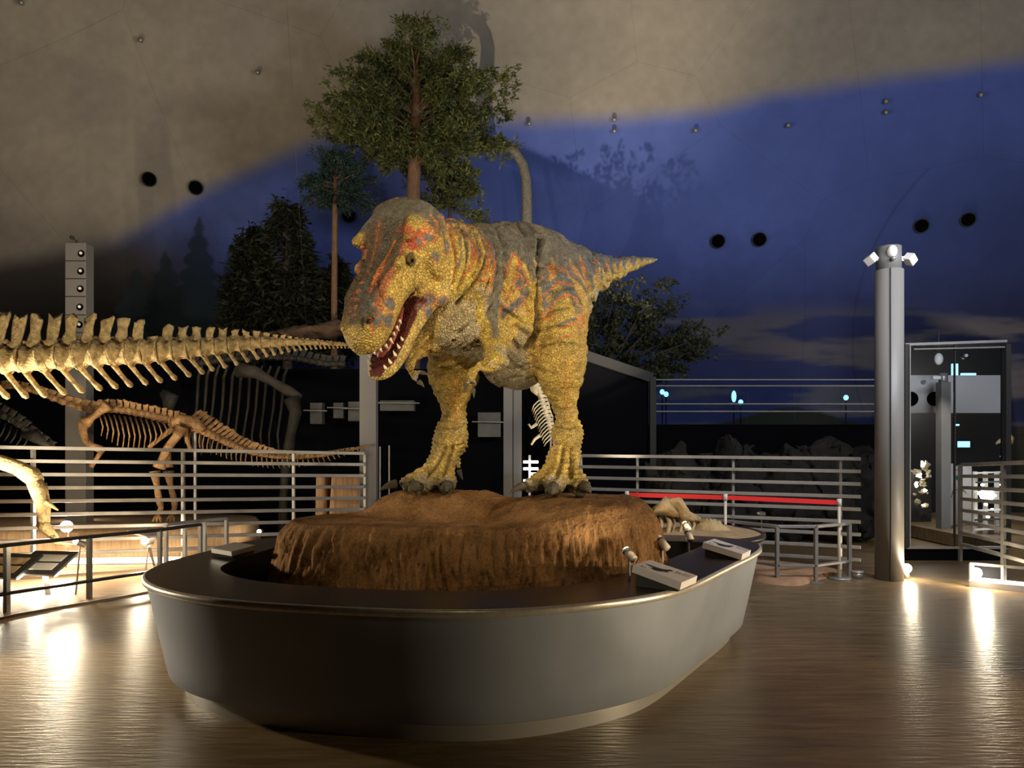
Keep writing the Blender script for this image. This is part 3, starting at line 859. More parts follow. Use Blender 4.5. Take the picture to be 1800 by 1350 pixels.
marks = [([(640, 398), (665, 375), (700, 358), (735, 352), (765, 368)], 15, Gc, .92), ([(700, 372), (735, 368), (760, 380)], 14, Gc * .9, .85), ([(660, 398), (652, 430), (642, 470)], 13, Dc * 1.7, .8), ([(686, 392), (678, 425), (658, 470)], 9, Dc * 1.7, .8), ([(614, 404), (618, 410)], 9, np.array([.34, .16, .09]), .85), ([(640, 500), (636, 550)], 9, Bc * .8, .6),
         ([(800, 440), (815, 470), (820, 500)], 26, Yk, .75), ([(845, 425), (850, 450), (843, 470), (828, 495), (813, 512)], 4, Yk, .9), ([(777, 388), (781, 420)], 3.2, Gc, .9), ([(757, 378), (768, 392), (766, 427)], 3.2, Oc, .85),
         ([(787, 392), (790, 413), (795, 437)], 3.2, Oc, .85), ([(808, 421), (811, 447), (805, 470)], 3.2, Gc, .85), ([(796, 423), (800, 447), (802, 463), (798, 482)], 3, Oc, .8), ([(830, 425), (834, 447), (827, 470), (813, 490)], 2.8, Oc, .85),
         ([(820, 425), (824, 443), (820, 460)], 3, Gc, .85), ([(857, 448), (859, 463), (853, 482)], 2.8, Oc, .9),
         ([(862, 415), (875, 455), (880, 488), (868, 520), (865, 550), (868, 585)], 12, Gc, .92), ([(880, 400), (900, 420), (930, 430), (970, 425)], 22, Gc, .92), ([(905, 450), (900, 475), (893, 500), (900, 520)], 8, Yk, .9),
         ([(925, 472), (934, 500), (938, 545)], 8, Yk, .85), ([(905, 562), (930, 566)], 14, Yk, .8), ([(840, 520), (850, 560), (857, 590)], 9, Yk, .85), ([(903, 445), (893, 465), (890, 488)], 2.8, Oc, .9), ([(905, 445), (915, 465), (922, 480), (931, 500)], 2.8, Oc, .9),
         ([(900, 505), (890, 530), (880, 548)], 3, Oc, .85), ([(945, 468), (944, 500), (940, 530)], 2.2, Oc, .85), ([(912, 497)], 13, Oc, .7), ([(912, 497)], 10, Bc, .9), ([(917, 527), (900, 540), (885, 553)], 9, Oc, .7), ([(917, 527), (900, 540), (885, 553)], 6.5, Bc, .9),
         ([(843, 492), (866, 493)], 4, Oc, .8), ([(941, 518), (938, 542)], 3, Bc, .85),
         ([(950, 522), (965, 509), (980, 496), (1004, 500)], 3, Oc, .85), ([(950, 516), (965, 503), (980, 489), (1004, 493)], 4, Bc, .9), ([(962, 547), (978, 527), (995, 517), (1012, 523)], 3, Oc, .85), ([(962, 540), (978, 520), (995, 510), (1012, 516)], 4, Bc, .9),
         ([(982, 578), (1000, 569), (1013, 567)], 2.6, Oc, .8), ([(982, 572), (1000, 563), (1013, 561)], 3, Bc, .85), ([(985, 596), (1006, 590)], 3, Oc, .7), ([(955, 470), (975, 470), (1000, 478)], 3, Oc, .6),
         ([(1018, 448), (1026, 470), (1030, 495)], 3, Oc, .85), ([(1034, 450), (1040, 480), (1043, 508)], 4, Bc, .85), ([(1055, 455), (1058, 490)], 3.6, Bc, .9), ([(1075, 457), (1077, 484)], 3.2, Bc, .9), ([(1095, 455), (1099, 473)], 2.8, Bc, .9), ([(1114, 455), (1115, 466)], 2.2, Bc, .9),
         ([(1046, 455), (1049, 480)], 2.4, Oc, .9), ([(1066, 457), (1068, 475)], 2.2, Oc, .9), ([(1086, 456), (1088, 470)], 2, Oc, .9), ([(1106, 456), (1107, 466)], 1.8, Oc, .9), ([(1125, 456), (1126, 463)], 1.6, Oc, .9),
         ([(1000, 445), (1050, 448), (1100, 449), (1150, 454)], 5, Gc, .8), ([(1032, 524), (1060, 508), (1100, 486), (1140, 464)], 3.5, Cc, .8),
         ([(800, 575), (790, 600), (820, 610)], 30, Cc * .85, .75), ([(880, 625), (910, 640), (900, 655)], 22, Cc * .8, .8), ([(860, 620), (880, 632)], 9, Yk, .9), ([(838, 545), (848, 570), (852, 590)], 8, Yk, .8),
         ([(716, 400), (724, 412), (722, 430)], 10, Rc, .75), ([(704, 405), (712, 396)], 6, Rc, .5), ([(737, 424)], 6, Bc, .85), ([(765, 452)], 9, Bc, .8), ([(763, 457)], 4, Oc, .8), ([(757, 527)], 7, Oc, .6), ([(757, 527)], 4.6, Bc, .9), ([(738, 540)], 7.5, Oc, .6), ([(738, 540)], 5, Bc, .9), ([(755, 545)], 4, Bc, .8),
         ([(693, 425), (684, 445), (668, 472), (654, 500)], 4.5, Oc, .9), ([(668, 388), (663, 410), (658, 440), (650, 468)], 3, Oc * .7, .7), ([(722, 381), (735, 384)], 8, Ol, .8),
         ([(645, 520), (655, 540), (670, 555), (687, 573)], 4, Bc, .85), ([(657, 534), (674, 548)], 3, Oc, .8), ([(652, 562), (655, 588)], 3, Oc, .7),
         ([(645, 476)], 4, Rc * np.array([.9, 1.8, 2]), .9), ([(634, 496)], 5, Rc * np.array([.9, 1.8, 2]), .9), ([(629, 511)], 4.6, Rc * np.array([.9, 1.8, 2]), .9), ([(627, 526)], 4.6, Rc * np.array([.9, 1.8, 2]), .9), ([(625, 540)], 4.6, Rc * np.array([.9, 1.8, 2]), .9), ([(622, 553)], 3.6, Rc * np.array([.9, 1.8, 2]), .9),
         ([(638, 561), (637, 573)], 3.2, Dc * .3, .95),
         ([(800, 660), (802, 700), (800, 740)], 8, Oc * .5 + Yk * .5, .6), ([(1000, 640), (996, 690), (1000, 740)], 9, Oc * .35 + Yk * .65, .5)]
for pts_, w_, c_, amt in marks:
    e, rw = near_line(pts_, w_)
    e = e + .9 * (nB - .5) + .5 * (nC - .5)
    col = mix(col, c_ * (.82 + .36 * nC)[:, None] if False else c_, sstep(1.12, .72, e) * amt)
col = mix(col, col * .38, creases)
greyness = 1 - np.clip(np.linalg.norm(col - Gc, axis=1) / .16, 0, 1)
for _ in range(1):
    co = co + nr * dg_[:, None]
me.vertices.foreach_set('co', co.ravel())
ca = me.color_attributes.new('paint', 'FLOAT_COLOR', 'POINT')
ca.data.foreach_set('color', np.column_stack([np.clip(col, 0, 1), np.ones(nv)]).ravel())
mg = me.attributes.new('greyness', 'FLOAT', 'POINT'); mg.data.foreach_set('value', greyness)
ma = me.attributes.new('headness', 'FLOAT', 'POINT'); ma.data.foreach_set('value', np.clip(head * (1 - np.clip(inm, 0, 1)), 0, 1))
me.polygons.foreach_set('use_smooth', [True] * len(me.polygons))


def skin_mat():
    m, nt, b = new_mat('scaly_skin')
    L = nt.links.new
    b.inputs['Roughness'].default_value = .55
    b.inputs['Specular IOR Level'].default_value = .35
    def attr(n):
        a_ = nt.nodes.new('ShaderNodeAttribute'); a_.attribute_name = n; return a_
    at, hd, gy = attr('paint'), attr('headness'), attr('greyness')
    tc = nt.nodes.new('ShaderNodeTexCoord')
    nz = nt.nodes.new('ShaderNodeTexNoise'); nz.inputs['Scale'].default_value = 9; nz.inputs['Detail'].default_value = 3
    L(tc.outputs['Object'], nz.inputs['Vector'])
    ad = nt.nodes.new('ShaderNodeMixRGB'); ad.inputs[0].default_value = .05
    L(tc.outputs['Object'], ad.inputs[1]); L(nz.outputs['Color'], ad.inputs[2])
    mp = nt.nodes.new('ShaderNodeMapping'); mp.inputs['Scale'].default_value = (1.5, 1.5, .7); mp.inputs['Rotation'].default_value = (.3, .5, 0)
    L(ad.outputs[0], mp.inputs[0])

    def mixf(f, a_, b_):
        x = nt.nodes.new('ShaderNodeMix'); x.data_type = 'FLOAT'; L(f, x.inputs['Factor']); L(a_, x.inputs[2]); L(b_, x.inputs[3]); return x.outputs[0]

    def edge(sc_, wd, vec):
        v = nt.nodes.new('ShaderNodeTexVoronoi'); v.feature = 'DISTANCE_TO_EDGE'; v.inputs['Scale'].default_value = sc_; L(vec, v.inputs['Vector'])
        r_ = []
        for w_ in wd:
            mr = nt.nodes.new('ShaderNodeMapRange'); mr.inputs['From Max'].default_value = w_; mr.interpolation_type = 'SMOOTHSTEP'; L(v.outputs['Distance'], mr.inputs['Value']); r_.append(mr.outputs[0])
        return r_
    A1, A2 = edge(50, (.11, .34), ad.outputs[0]); B1, B2 = edge(62, (.115, .32), ad.outputs[0]); C1, C2 = edge(95, (.12, .40), mp.outputs[0])
    lineh = mixf(hd.outputs['Fac'], B1, A1); line = mixf(gy.outputs['Fac'], lineh, C1)
    padh = mixf(hd.outputs['Fac'], B2, A2); pad = mixf(gy.outputs['Fac'], padh, C2)
    mr2 = nt.nodes.new('ShaderNodeMapRange'); mr2.inputs['To Min'].default_value = .26; mr2.inputs['To Max'].default_value = 1.06
    L(line, mr2.inputs['Value'])
    v2 = nt.nodes.new('ShaderNodeTexVoronoi'); v2.inputs['Scale'].default_value = 50; L(ad.outputs[0], v2.inputs['Vector'])
    sp = nt.nodes.new('ShaderNodeSeparateColor'); L(v2.outputs['Color'], sp.inputs[0])
    mr3 = nt.nodes.new('ShaderNodeMapRange'); mr3.inputs['To Min'].default_value = .72; mr3.inputs['To Max'].default_value = 1.22; L(sp.outputs[0], mr3.inputs['Value'])
    n5 = nt.nodes.new('ShaderNodeTexNoise'); n5.inputs['Scale'].default_value = 5; n5.inputs['Detail'].default_value = 6; n5.inputs['Roughness'].default_value = .7; L(tc.outputs['Object'], n5.inputs['Vector'])
    mr5 = nt.nodes.new('ShaderNodeMapRange'); mr5.inputs['From Min'].default_value = .3; mr5.inputs['From Max'].default_value = .7; mr5.inputs['To Min'].default_value = .62; mr5.inputs['To Max'].default_value = 1.25; L(n5.outputs['Fac'], mr5.inputs['Value'])
    cur = at.outputs['Color']
    for o_ in (mr2.outputs[0], mr3.outputs[0], mr5.outputs[0]):
        mul = nt.nodes.new('ShaderNodeMixRGB'); mul.blend_type = 'MULTIPLY'; mul.inputs[0].default_value = 1
        L(cur, mul.inputs[1]); L(o_, mul.inputs[2]); cur = mul.outputs[0]
    L(cur, b.inputs['Base Color'])
    fine = nt.nodes.new('ShaderNodeTexNoise'); fine.inputs['Scale'].default_value = 110; fine.inputs['Detail'].default_value = 3
    L(tc.outputs['Object'], fine.inputs['Vector'])
    bp0 = nt.nodes.new('ShaderNodeBump'); bp0.inputs['Strength'].default_value = .35; bp0.inputs['Distance'].default_value = .005
    L(fine.outputs['Fac'], bp0.inputs['Height'])
    bp = nt.nodes.new('ShaderNodeBump'); bp.inputs['Strength'].default_value = .6; bp.inputs['Distance'].default_value = .011
    L(pad, bp.inputs['Height']); L(bp0.outputs[0], bp.inputs['Normal']); L(bp.outputs[0], b.inputs['Normal'])
    return m


M['skin'] = skin_mat()
dloc = (0.0, 5.6, FOOT)
dino = thing('dinosaur_model', dloc, 'large scaly yellow and grey meat-eating dinosaur model standing on the brown mound with open mouth', 'dinosaur')
mecos = co - np.array(dloc); me.vertices.foreach_set('co', mecos.ravel()); me.update()
me.name = 'body'
bo = bpy.data.objects.new('body', me); COL.objects.link(bo); bo.parent = dino
me.materials.clear(); me.materials.append(M['skin'])

# eyes
for s_ in (-1, 1):
    e = MB(); c = H(.350, .178 * s_, .082); e.ell(c, .029, None, 20, 14)
    em = simple('eye_amber', (.13, .075, .015), .08, 0, 90, .4)
    eo = e.build('eye', em, dino, True)
    pmb = MB(); dv = norm(HL * s_ + HF * .35 - HU * .0)
    pmb.ell(c + dv * .026, (.016, .007, .012), (HF, dv, HU), 14, 8)
    pmb.build('pupil', M['black_hole'], eo, True)
    lid = MB()
    pts = [H(.350 + .040 * math.cos(a), .192 * s_, .088 + .028 * math.sin(a)) for a in np.linspace(.1, math.pi - .1, 9)]
    lid.tube(pts, [.006] + [.011] * 7 + [.006], 10)
    lid.build('eyelid', M['skin_dark'] if 'skin_dark' in M else simple('eyelid_skin', (.10, .07, .03), .6, 0, 60, .4, .8, 90), dino, True)
    lid = MB()
    pts = [H(.350 + .038 * math.cos(a), .192 * s_, .078 - .022 * math.sin(a)) for a in np.linspace(.1, math.pi - .1, 9)]
    lid.tube(pts, [.005] + [.010] * 7 + [.005], 10)
    lid.build('eyelid', simple('eyelid_skin', (.10, .07, .03), .6, 0, 60, .4, .8, 90), dino, True)


def cone_curve(base, d, L_, r, bend=(0, 0, -1), n=7, amt=.35, nn=10):
    base = np.asarray(base); d = norm(d); pts = []; rr = []
    for i in range(n):
        t = i / (n - 1)
        pts.append(base + d * L_ * t + np.asarray(bend) * L_ * amt * t * t); rr.append(r * (1 - t ** 1.6) + .0008)
    return pts, rr


# teeth
upw = lambda f: np.interp(f, [.5, .7, .85, .93, .99], [.150, .135, .118, .092, .045])
loww = lambda f: np.interp(f, [.5, .7, .85, .93, .99], [.150, .132, .112, .088, .045])
for s_ in (-1, 1):
    for k, f in enumerate([.56, .60, .64, .69, .74, .79, .84, .89, .935, .97]):
        if k < 3: continue
        t = MB(); ln = [.010, .014, .018, .026, .036, .026, .044, .030, .024, .018][k]
        ub = np.interp(f, [.46, .56, .68, .80, .90, .97], [-.12, -.118, -.138, -.158, -.165, -.150])
        p, r = cone_curve(H(f, upw(f) * s_, ub + .012), -HU + HF * .12, ln + .012, .0105, -HF, 6, .25)
        t.tube(p, r, 8); t.build('tooth', M['tooth'], dino, True)
    for k, f in enumerate([.62, .67, .73, .79, .85, .91, .955]):
        if k < 2: continue
        t = MB(); ln = [.012, .016, .020, .026, .030, .028, .022][k]
        ub = np.interp(f, [.42, .55, .68, .80, .90, .97], [-.165, -.205, -.240, -.268, -.285, -.290])
        p, r = cone_curve(H(f, loww(f) * .86 * s_, ub - .012), HU + HF * .1, ln + .012, .0105, -HF, 6, .2)
        t.tube(p, r, 8); t.build('tooth', M['tooth'], dino, True)
tg = MB()
tg.loft([(H(f, 0, u), HL, HU, wd, .02, .02, 2.2) for f, u, wd in [(.50, -.175, .07), (.60, -.205, .08), (.72, -.235, .075), (.82, -.255, .055), (.88, -.262, .02)]], 16)
tg.build('tongue', simple('tongue_dull_red', (.30, .07, .05), .35, 0, 30, .3), dino, True)
# claws
for c, dr, r, prev in toes:
    d = norm((dr[0], dr[1], -.10)); cl = MB()
    ln = .14 if abs(dr[0]) > .7 else .10
    p, rr = cone_curve(c + d * r * .3 + np.array([0, 0, .012]), d + np.array([0, 0, .12]), ln, r * .60, (0, 0, -1), 8, .42)
    for i_, pp in enumerate(p): pp[2] = max(pp[2], FOOT + .004)
    cl.tube(p, rr, 12); cl.build('claw', M['claw'], dino, True)
c = P(807, 826, 5.98); cl = MB(); p, rr = cone_curve(c, (.25, -.2, -1), .09, .022, (1, 0, 0), 7, .15); cl.tube(p, rr, 10); cl.build('claw', M['claw'], dino, True)
for pts, r in fingers:
    a, b = P(*pts[-2]), P(*pts[-1]); cl = MB(); p, rr = cone_curve(b, norm(b - a) + np.array([.4, 0, -.1]), .048, r * .75, (0, 0, -1), 7, .4)
    cl.tube(p, rr, 10); cl.build('claw', M['claw'], dino, True)
# ------------------------------------------------------------------ dome wall with its painted sky
DC = np.array([0., 3., -1.]); DR = np.array([17.5, 15.5, 20.])


def dome_hit(px, py, off=0.0):
    """point on the dome seen in direction of the given pixel"""
    o = np.array([0, 0, CH]); d = norm(((px - CX) / F, 1, -(py - HY) / F))
    R = DR - off
    a = np.sum((d / R) ** 2); b = 2 * np.sum((o - DC) * d / R ** 2); c = np.sum(((o - DC) / R) ** 2) - 1
    t = (-b + math.sqrt(b * b - 4 * a * c)) / (2 * a)
    p = o + d * t; n = norm((p - DC) / DR ** 2)
    return p, n


NA_, NE_ = 640, 330
azs = np.concatenate([np.linspace(-math.pi, -.78, 40, endpoint=False), np.linspace(-.78, .78, NA_), np.linspace(.78, math.pi, 41)[1:-1]])
ths = np.concatenate([np.linspace(.0, .72, NE_), np.linspace(.72, 1.5, 36)[1:]])
A_, E_ = np.meshgrid(azs, ths)
V = np.stack([DC[0] + DR[0] * np.sin(A_) * np.cos(E_), DC[1] + DR[1] * np.cos(A_) * np.cos(E_), DC[2] + DR[2] * np.sin(E_)], -1).reshape(-1, 3)
nA_, nE_ = len(azs), len(ths)
fs = []
idx = np.arange(nA_ * nE_).reshape(nE_, nA_)
k2 = np.roll(idx, -1, 1)
quads = np.stack([idx[:-1], idx[1:], k2[1:], k2[:-1]], -1).reshape(-1, 4)
me = bpy.data.meshes.new('wall_dome')
me.from_pydata(V.tolist(), [], quads.tolist())
# mural paint, laid out by bearing and height angle around the hall
bear = CX + F * V[:, 0] / np.maximum(V[:, 1], .5)
elev = HY - F * (V[:, 2] - CH) / np.maximum(V[:, 1], .5)
ahead = V[:, 1] > 2
bear = np.where(ahead, bear, 3000); elev = np.where(ahead, elev, 0)
bear = np.clip(bear, -3000, 4000); elev = np.clip(elev, -2000, 1200)
p2 = np.column_stack([bear / 60, elev / 60, 0 * bear])
nz1 = fbm(p2, 4); nz2 = fbm(p2 * np.array([.28, 2.0, 1]) + 9, 5); nz3 = fbm(p2 * 5, 4)
beige = np.array([.335, .292, .235]); blue = np.array([.10, .145, .44]); dkblue = np.array([.040, .050, .15])
bound = np.interp(bear, [-200, 200, 380, 560, 700, 870, 1080, 1250, 1350, 1500, 1800, 2400], [500, 425, 325, 245, 228, 212, 208, 192, 168, 145, 104, 40])
t = sstep(-24, 26, elev - bound + 8 * (nz1 - .5) + 5 * (nz3 - .5))
sky = blue * (1 - sstep(380, 600, elev)[:, None]) + dkblue * sstep(380, 600, elev)[:, None]
sky = sky * (1 - .55 * sstep(1250, 1800, bear)[:, None] * sstep(100, 420, elev)[:, None])  # falloff of light to the right put into the sky colour
cl = sstep(.50, .64, nz2) * sstep(520, 585, elev) * sstep(980, 1150, bear)
sky = sky * (1 - cl[:, None] * .75) + np.array([.15, .135, .135]) * cl[:, None] * .75
cl2 = sstep(.46, .66, fbm(p2 * np.array([.35, .8, 1]) + 4, 4)) * .35 * sstep(1100, 900, bear)
sky = sky * (1 - cl2[:, None]) + np.array([.10, .14, .46]) * cl2[:, None]
# distant hill low on the right
hill = sstep(0, 5, elev - (745 - 34 * np.exp(-((bear - 1390) / 95) ** 2) + 5 * nz3))
sky = sky * (1 - hill[:, None]) + np.array([.030, .030, .022]) * hill[:, None]
# brown dusk at the left
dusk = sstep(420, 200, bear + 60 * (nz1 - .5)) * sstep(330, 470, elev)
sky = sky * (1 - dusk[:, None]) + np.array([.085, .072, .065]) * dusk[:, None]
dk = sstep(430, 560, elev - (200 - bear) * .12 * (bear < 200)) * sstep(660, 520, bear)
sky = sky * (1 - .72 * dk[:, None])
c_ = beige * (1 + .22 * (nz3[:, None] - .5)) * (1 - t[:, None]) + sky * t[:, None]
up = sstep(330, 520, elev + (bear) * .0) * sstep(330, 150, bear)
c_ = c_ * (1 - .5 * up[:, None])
# painted far firs
for cx_, top, hw, bot in [(350, 382, 50, 600), (402, 440, 34, 600), (290, 440, 46, 600), (240, 470, 50, 600)]:
    yy_ = (elev - top) / (bot - top)
    wdt = hw * np.clip(yy_, 0, 1) ** .8 * (.75 + .5 * np.abs(np.sin(elev / 9 + cx_))) + 14 * (nz3 - .5)
    tr = sstep(3, -3, np.abs(bear - cx_) - wdt) * (yy_ > 0) * sstep(1.2, .9, yy_)
    c_ = c_ * (1 - .72 * tr[:, None]) + np.array([.018, .035, .040]) * .72 * tr[:, None]
c_[~ahead] = beige * .35
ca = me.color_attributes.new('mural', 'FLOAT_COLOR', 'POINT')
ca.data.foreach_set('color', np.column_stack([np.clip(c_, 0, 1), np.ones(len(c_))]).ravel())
me.polygons.foreach_set('use_smooth', [True] * len(me.polygons))
dome = bpy.data.objects.new('wall_dome', me); COL.objects.link(dome); struct(dome)


def dome_mat():
    m, nt, b = new_mat('painted_dome'); L = nt.links.new
    b.inputs['Roughness'].default_value = .85; b.inputs['Specular IOR Level'].default_value = .2
    at = nt.nodes.new('ShaderNodeAttribute'); at.attribute_name = 'mural'
    tc = nt.nodes.new('ShaderNodeTexCoord')
    # cloth panel seams
    mp = nt.nodes.new('ShaderNodeMapping'); mp.inputs['Rotation'].default_value = (.25, .55, .5); mp.inputs['Scale'].default_value = (.30, .30, .30)
    L(tc.outputs['Object'], mp.inputs[0])
    v = nt.nodes.new('ShaderNodeTexVoronoi'); v.feature = 'DISTANCE_TO_EDGE'; v.inputs['Scale'].default_value = .9
    L(mp.outputs[0], v.inputs['Vector'])
    mr = nt.nodes.new('ShaderNodeMapRange'); mr.inputs['From Max'].default_value = .0028; mr.inputs['To Min'].default_value = .80; mr.inputs['To Max'].default_value = 1
    L(v.outputs['Distance'], mr.inputs['Value'])
    n = nt.nodes.new('ShaderNodeTexNoise'); n.inputs['Scale'].default_value = 1.2; n.inputs['Detail'].default_value = 8; n.inputs['Roughness'].default_value = .65
    L(tc.outputs['Object'], n.inputs['Vector'])
    mr2 = nt.nodes.new('ShaderNodeMapRange'); mr2.inputs['To Min'].default_value = .75; mr2.inputs['To Max'].default_value = 1.25
    L(n.outputs['Fac'], mr2.inputs['Value'])
    a = nt.nodes.new('ShaderNodeMixRGB'); a.blend_type = 'MULTIPLY'; a.inputs[0].default_value = 1
    L(at.outputs['Color'], a.inputs[1]); L(mr.outputs[0], a.inputs[2])
    a2 = nt.nodes.new('ShaderNodeMixRGB'); a2.blend_type = 'MULTIPLY'; a2.inputs[0].default_value = 1
    L(a.outputs[0], a2.inputs[1]); L(mr2.outputs[0], a2.inputs[2]); L(a2.outputs[0], b.inputs['Base Color'])
    return m


me.materials.append(dome_mat())

# round speaker ports in the dome
ports = [(262, 315, 'left of the pair on the beige area'), (344, 330, 'right of the pair on the beige area'), (613, 379, 'just under the crown of the small pine'),
         (1262, 424, 'left of the pair beyond the tail tip'), (1335, 421, 'right of the pair beyond the tail tip'),
         (1620, 397, 'left of the pair above the round column'), (1702, 386, 'right of the pair above the round column')]
for px, py, where in ports:
    p, n = dome_hit(px, py, .12)
    u = norm(np.cross(n, (0, 0, 1))); v = np.cross(u, n)
    t_ = thing('wall_speaker', p, 'black dome speaker, ' + where, 'speaker', 'round speaker ports in the dome')
    mb = MB(); r_ = 11.5 / F * p[1]
    mb.tube([p + n * .16, p - n * .0], [r_, r_], 28); mb.build('port', M['black_hole'], t_)
    mb = MB(); ring = [p - n * .0 + (u * math.cos(a) + v * math.sin(a)) * r_ for a in np.linspace(0, 2 * math.pi, 33)]
    mb.tube(ring, .012, 8, False); mb.build('rim', M['near_black'], t_, True)
studs = [(37, 4, 'at the top left corner of the dome'), (247, 70, 'high at the left of the beige dome'), (453, 127, 'left of the big cedar crown'), (930, 217, 'right of the long neck head'),
         (1080, 210, 'upper of a pair on the edge of blue'), (1080, 230, 'lower of a pair on the edge of blue'), (1223, 229, 'on the blue paint above the tail tip'),
         (1386, 220, 'on the blue paint right of the tail'), (1558, 178, 'upper of the pair above the round column'), (1558, 197, 'lower of the pair above the round column'), (1725, 166, 'at the far right near the beige edge')]
for px, py, where in studs:
    p, n = dome_hit(px, py, .02); t_ = thing('dome_knob', p, 'tiny metal knob on the dome, ' + where, 'spotlight', 'tiny knobs on the dome')  # plain metal knobs, no lamp inside
    mb = MB(); mb.tube([p + n * .05, p - n * .12], [.03, .03], 10); mb.build('stem', M['near_black'], t_)
    mb = MB(); mb.ell(p - n * .15 + np.array([0, 0, .0]), .055, None, 12, 8); mb.build('head', M['steel'], t_, True)

# ------------------------------------------------------------------ upper deck and its black walls
mb = MB(); mb.box((-3.0, 15.6, 1.0), (20, 5.0, 1.9)); struct(mb.build('floor_deck', M['rock']))
mb = MB(); mb.box((-5.6, 12.95, 1.5), (14.6, .25, 3.0)); struct(mb.build('wall_back_left', M['black']))
mb = MB(); mb.box((4.35, 12.95, 1.0), (5.3, .25, 2.0)); struct(mb.build('wall_back_right', M['black']))


def glass_mat():
    m, nt, b = new_mat('balustrade_glass')
    b.inputs['Base Color'].default_value = (.75, .85, 1, 1); b.inputs['Roughness'].default_value = .02
    b.inputs['Transmission Weight'].default_value = 1; b.inputs['IOR'].default_value = 1.1
    return m


M['glass'] = glass_mat()


def balustrade(x0, x1, y, z0, z1, n, label, rails=(1.0, .86, .45, .28)):
    t_ = thing('glass_balustrade', ((x0 + x1) / 2, y, z0), label, 'balustrade')
    for i in range(n):
        a = x0 + (x1 - x0) * i / n; b_ = x0 + (x1 - x0) * (i + 1) / n
        mb = MB(); mb.box(((a + b_) / 2, y, (z0 + z1) / 2), (b_ - a - .02, .012, z1 - z0)); mb.build('glass_pane', M['glass'], t_)
    for r_ in rails:
        mb = MB(); z = z0 + (z1 - z0) * r_
        mb.tube([(x0, y - .06, z), (x1, y - .06, z)], .013, 8); mb.build('handrail', M['rail'], t_)
    return t_


balustrade(P(1150, 0, 12.8)[0], P(1560, 0, 12.8)[0], 12.8, P(0, 745, 12.8)[2], P(0, 668, 12.8)[2], 5, 'glass balustrade with thin rails on the deck edge between black booth and round column')
for i, (px, py, c) in enumerate([(1164, 689, 'left end of the deck glass, upper one'), (1171, 693, 'left end of the deck glass, lower one'), (1290, 697, 'thin upright one near the middle'), (1302, 707, 'brightest one in the middle of the deck glass'), (1487, 699, 'near the right end of the deck glass')]):
    p = P(px, py, 13.3); t_ = thing('deck_lamp', (p[0], p[1], 1.95), 'small cyan lamp behind the glass balustrade, ' + c, 'lamp', 'cyan lamps behind the deck glass')
    mb = MB(); mb.cyl((p[0], p[1], 1.95), (p[0], p[1], p[2]), .012, 8); mb.build('pole', M['near_black'], t_)
    mb = MB(); mb.ell(p, (.045, .045, .05 if i != 2 else .11), None, 12, 8); mb.build('bulb', M['cyan_light'], t_, True)

# black booth
M['booth_edge'] = simple('booth_edge', (.022, .021, .019), .6, spec=.2)
b0, b1 = P(1042, 628, 11.6), P(1148, 668, 11.9)
t_ = thing('black_booth', ((b0[0] + b1[0]) / 2, 12, 0), 'tall black booth with a sloping grey-edged roof right of the dinosaur leg', 'booth')
mb = MB()
x0, x1 = P(1046, 0, 11.6)[0] - .5, P(1140, 0, 11.9)[0]
mb.add([(x0, 11.6, 0), (x1, 11.9, 0), (x1, 12.8, 0), (x0, 12.8, 0), (x0, 11.6, b0[2] + .05), (x1, 11.9, b1[2]), (x1, 12.8, b1[2]), (x0, 12.8, b0[2] + .05)],
       [(0, 1, 5, 4), (1, 2, 6, 5), (2, 3, 7, 6), (3, 0, 4, 7), (4, 5, 6, 7), (3, 2, 1, 0)])
mb.build('body', M['black'], t_)
mb = MB(); mb.beam((x0, 11.56, b0[2] + .14), (x1 + .05, 11.86, b1[2] + .03), .06, .16); mb.build('roof_edge', M['booth_edge'], t_)
mb = MB(); mb.beam((x1 + .06, 11.86, 0), (x1 + .06, 11.86, b1[2] + .05), .10, .10); mb.build('corner_post', M['booth_edge'], t_)

# ------------------------------------------------------------------ trees
def leaf_mat(name, c):
    m, nt, b = new_mat(name); L = nt.links.new
    b.inputs['Roughness'].default_value = .6; b.inputs['Specular IOR Level'].default_value = .25
    tc = nt.nodes.new('ShaderNodeTexCoord'); n = nt.nodes.new('ShaderNodeTexNoise'); n.inputs['Scale'].default_value = 3.5; n.inputs['Detail'].default_value = 3
    L(tc.outputs['Object'], n.inputs['Vector'])
    r = nt.nodes.new('ShaderNodeValToRGB'); r.color_ramp.elements[0].position = .35; r.color_ramp.elements[1].position = .65
    r.color_ramp.elements[0].color = (c[0] * .55, c[1] * .6, c[2] * .6, 1); r.color_ramp.elements[1].color = (c[0] * 1.35, c[1] * 1.25, c[2] * 1.1, 1)
    L(n.outputs['Fac'], r.inputs[0]); L(r.outputs[0], b.inputs['Base Color'])
    return m


M['leaf_cedar'] = leaf_mat('cedar_leaves', (.085, .095, .03))
M['leaf_pine'] = leaf_mat('pine_needles', (.03, .055, .045))
M['leaf_fir'] = leaf_mat('fir_needles', (.016, .019, .009))
M['leaf_broad'] = leaf_mat('broad_leaves', (.036, .042, .018))


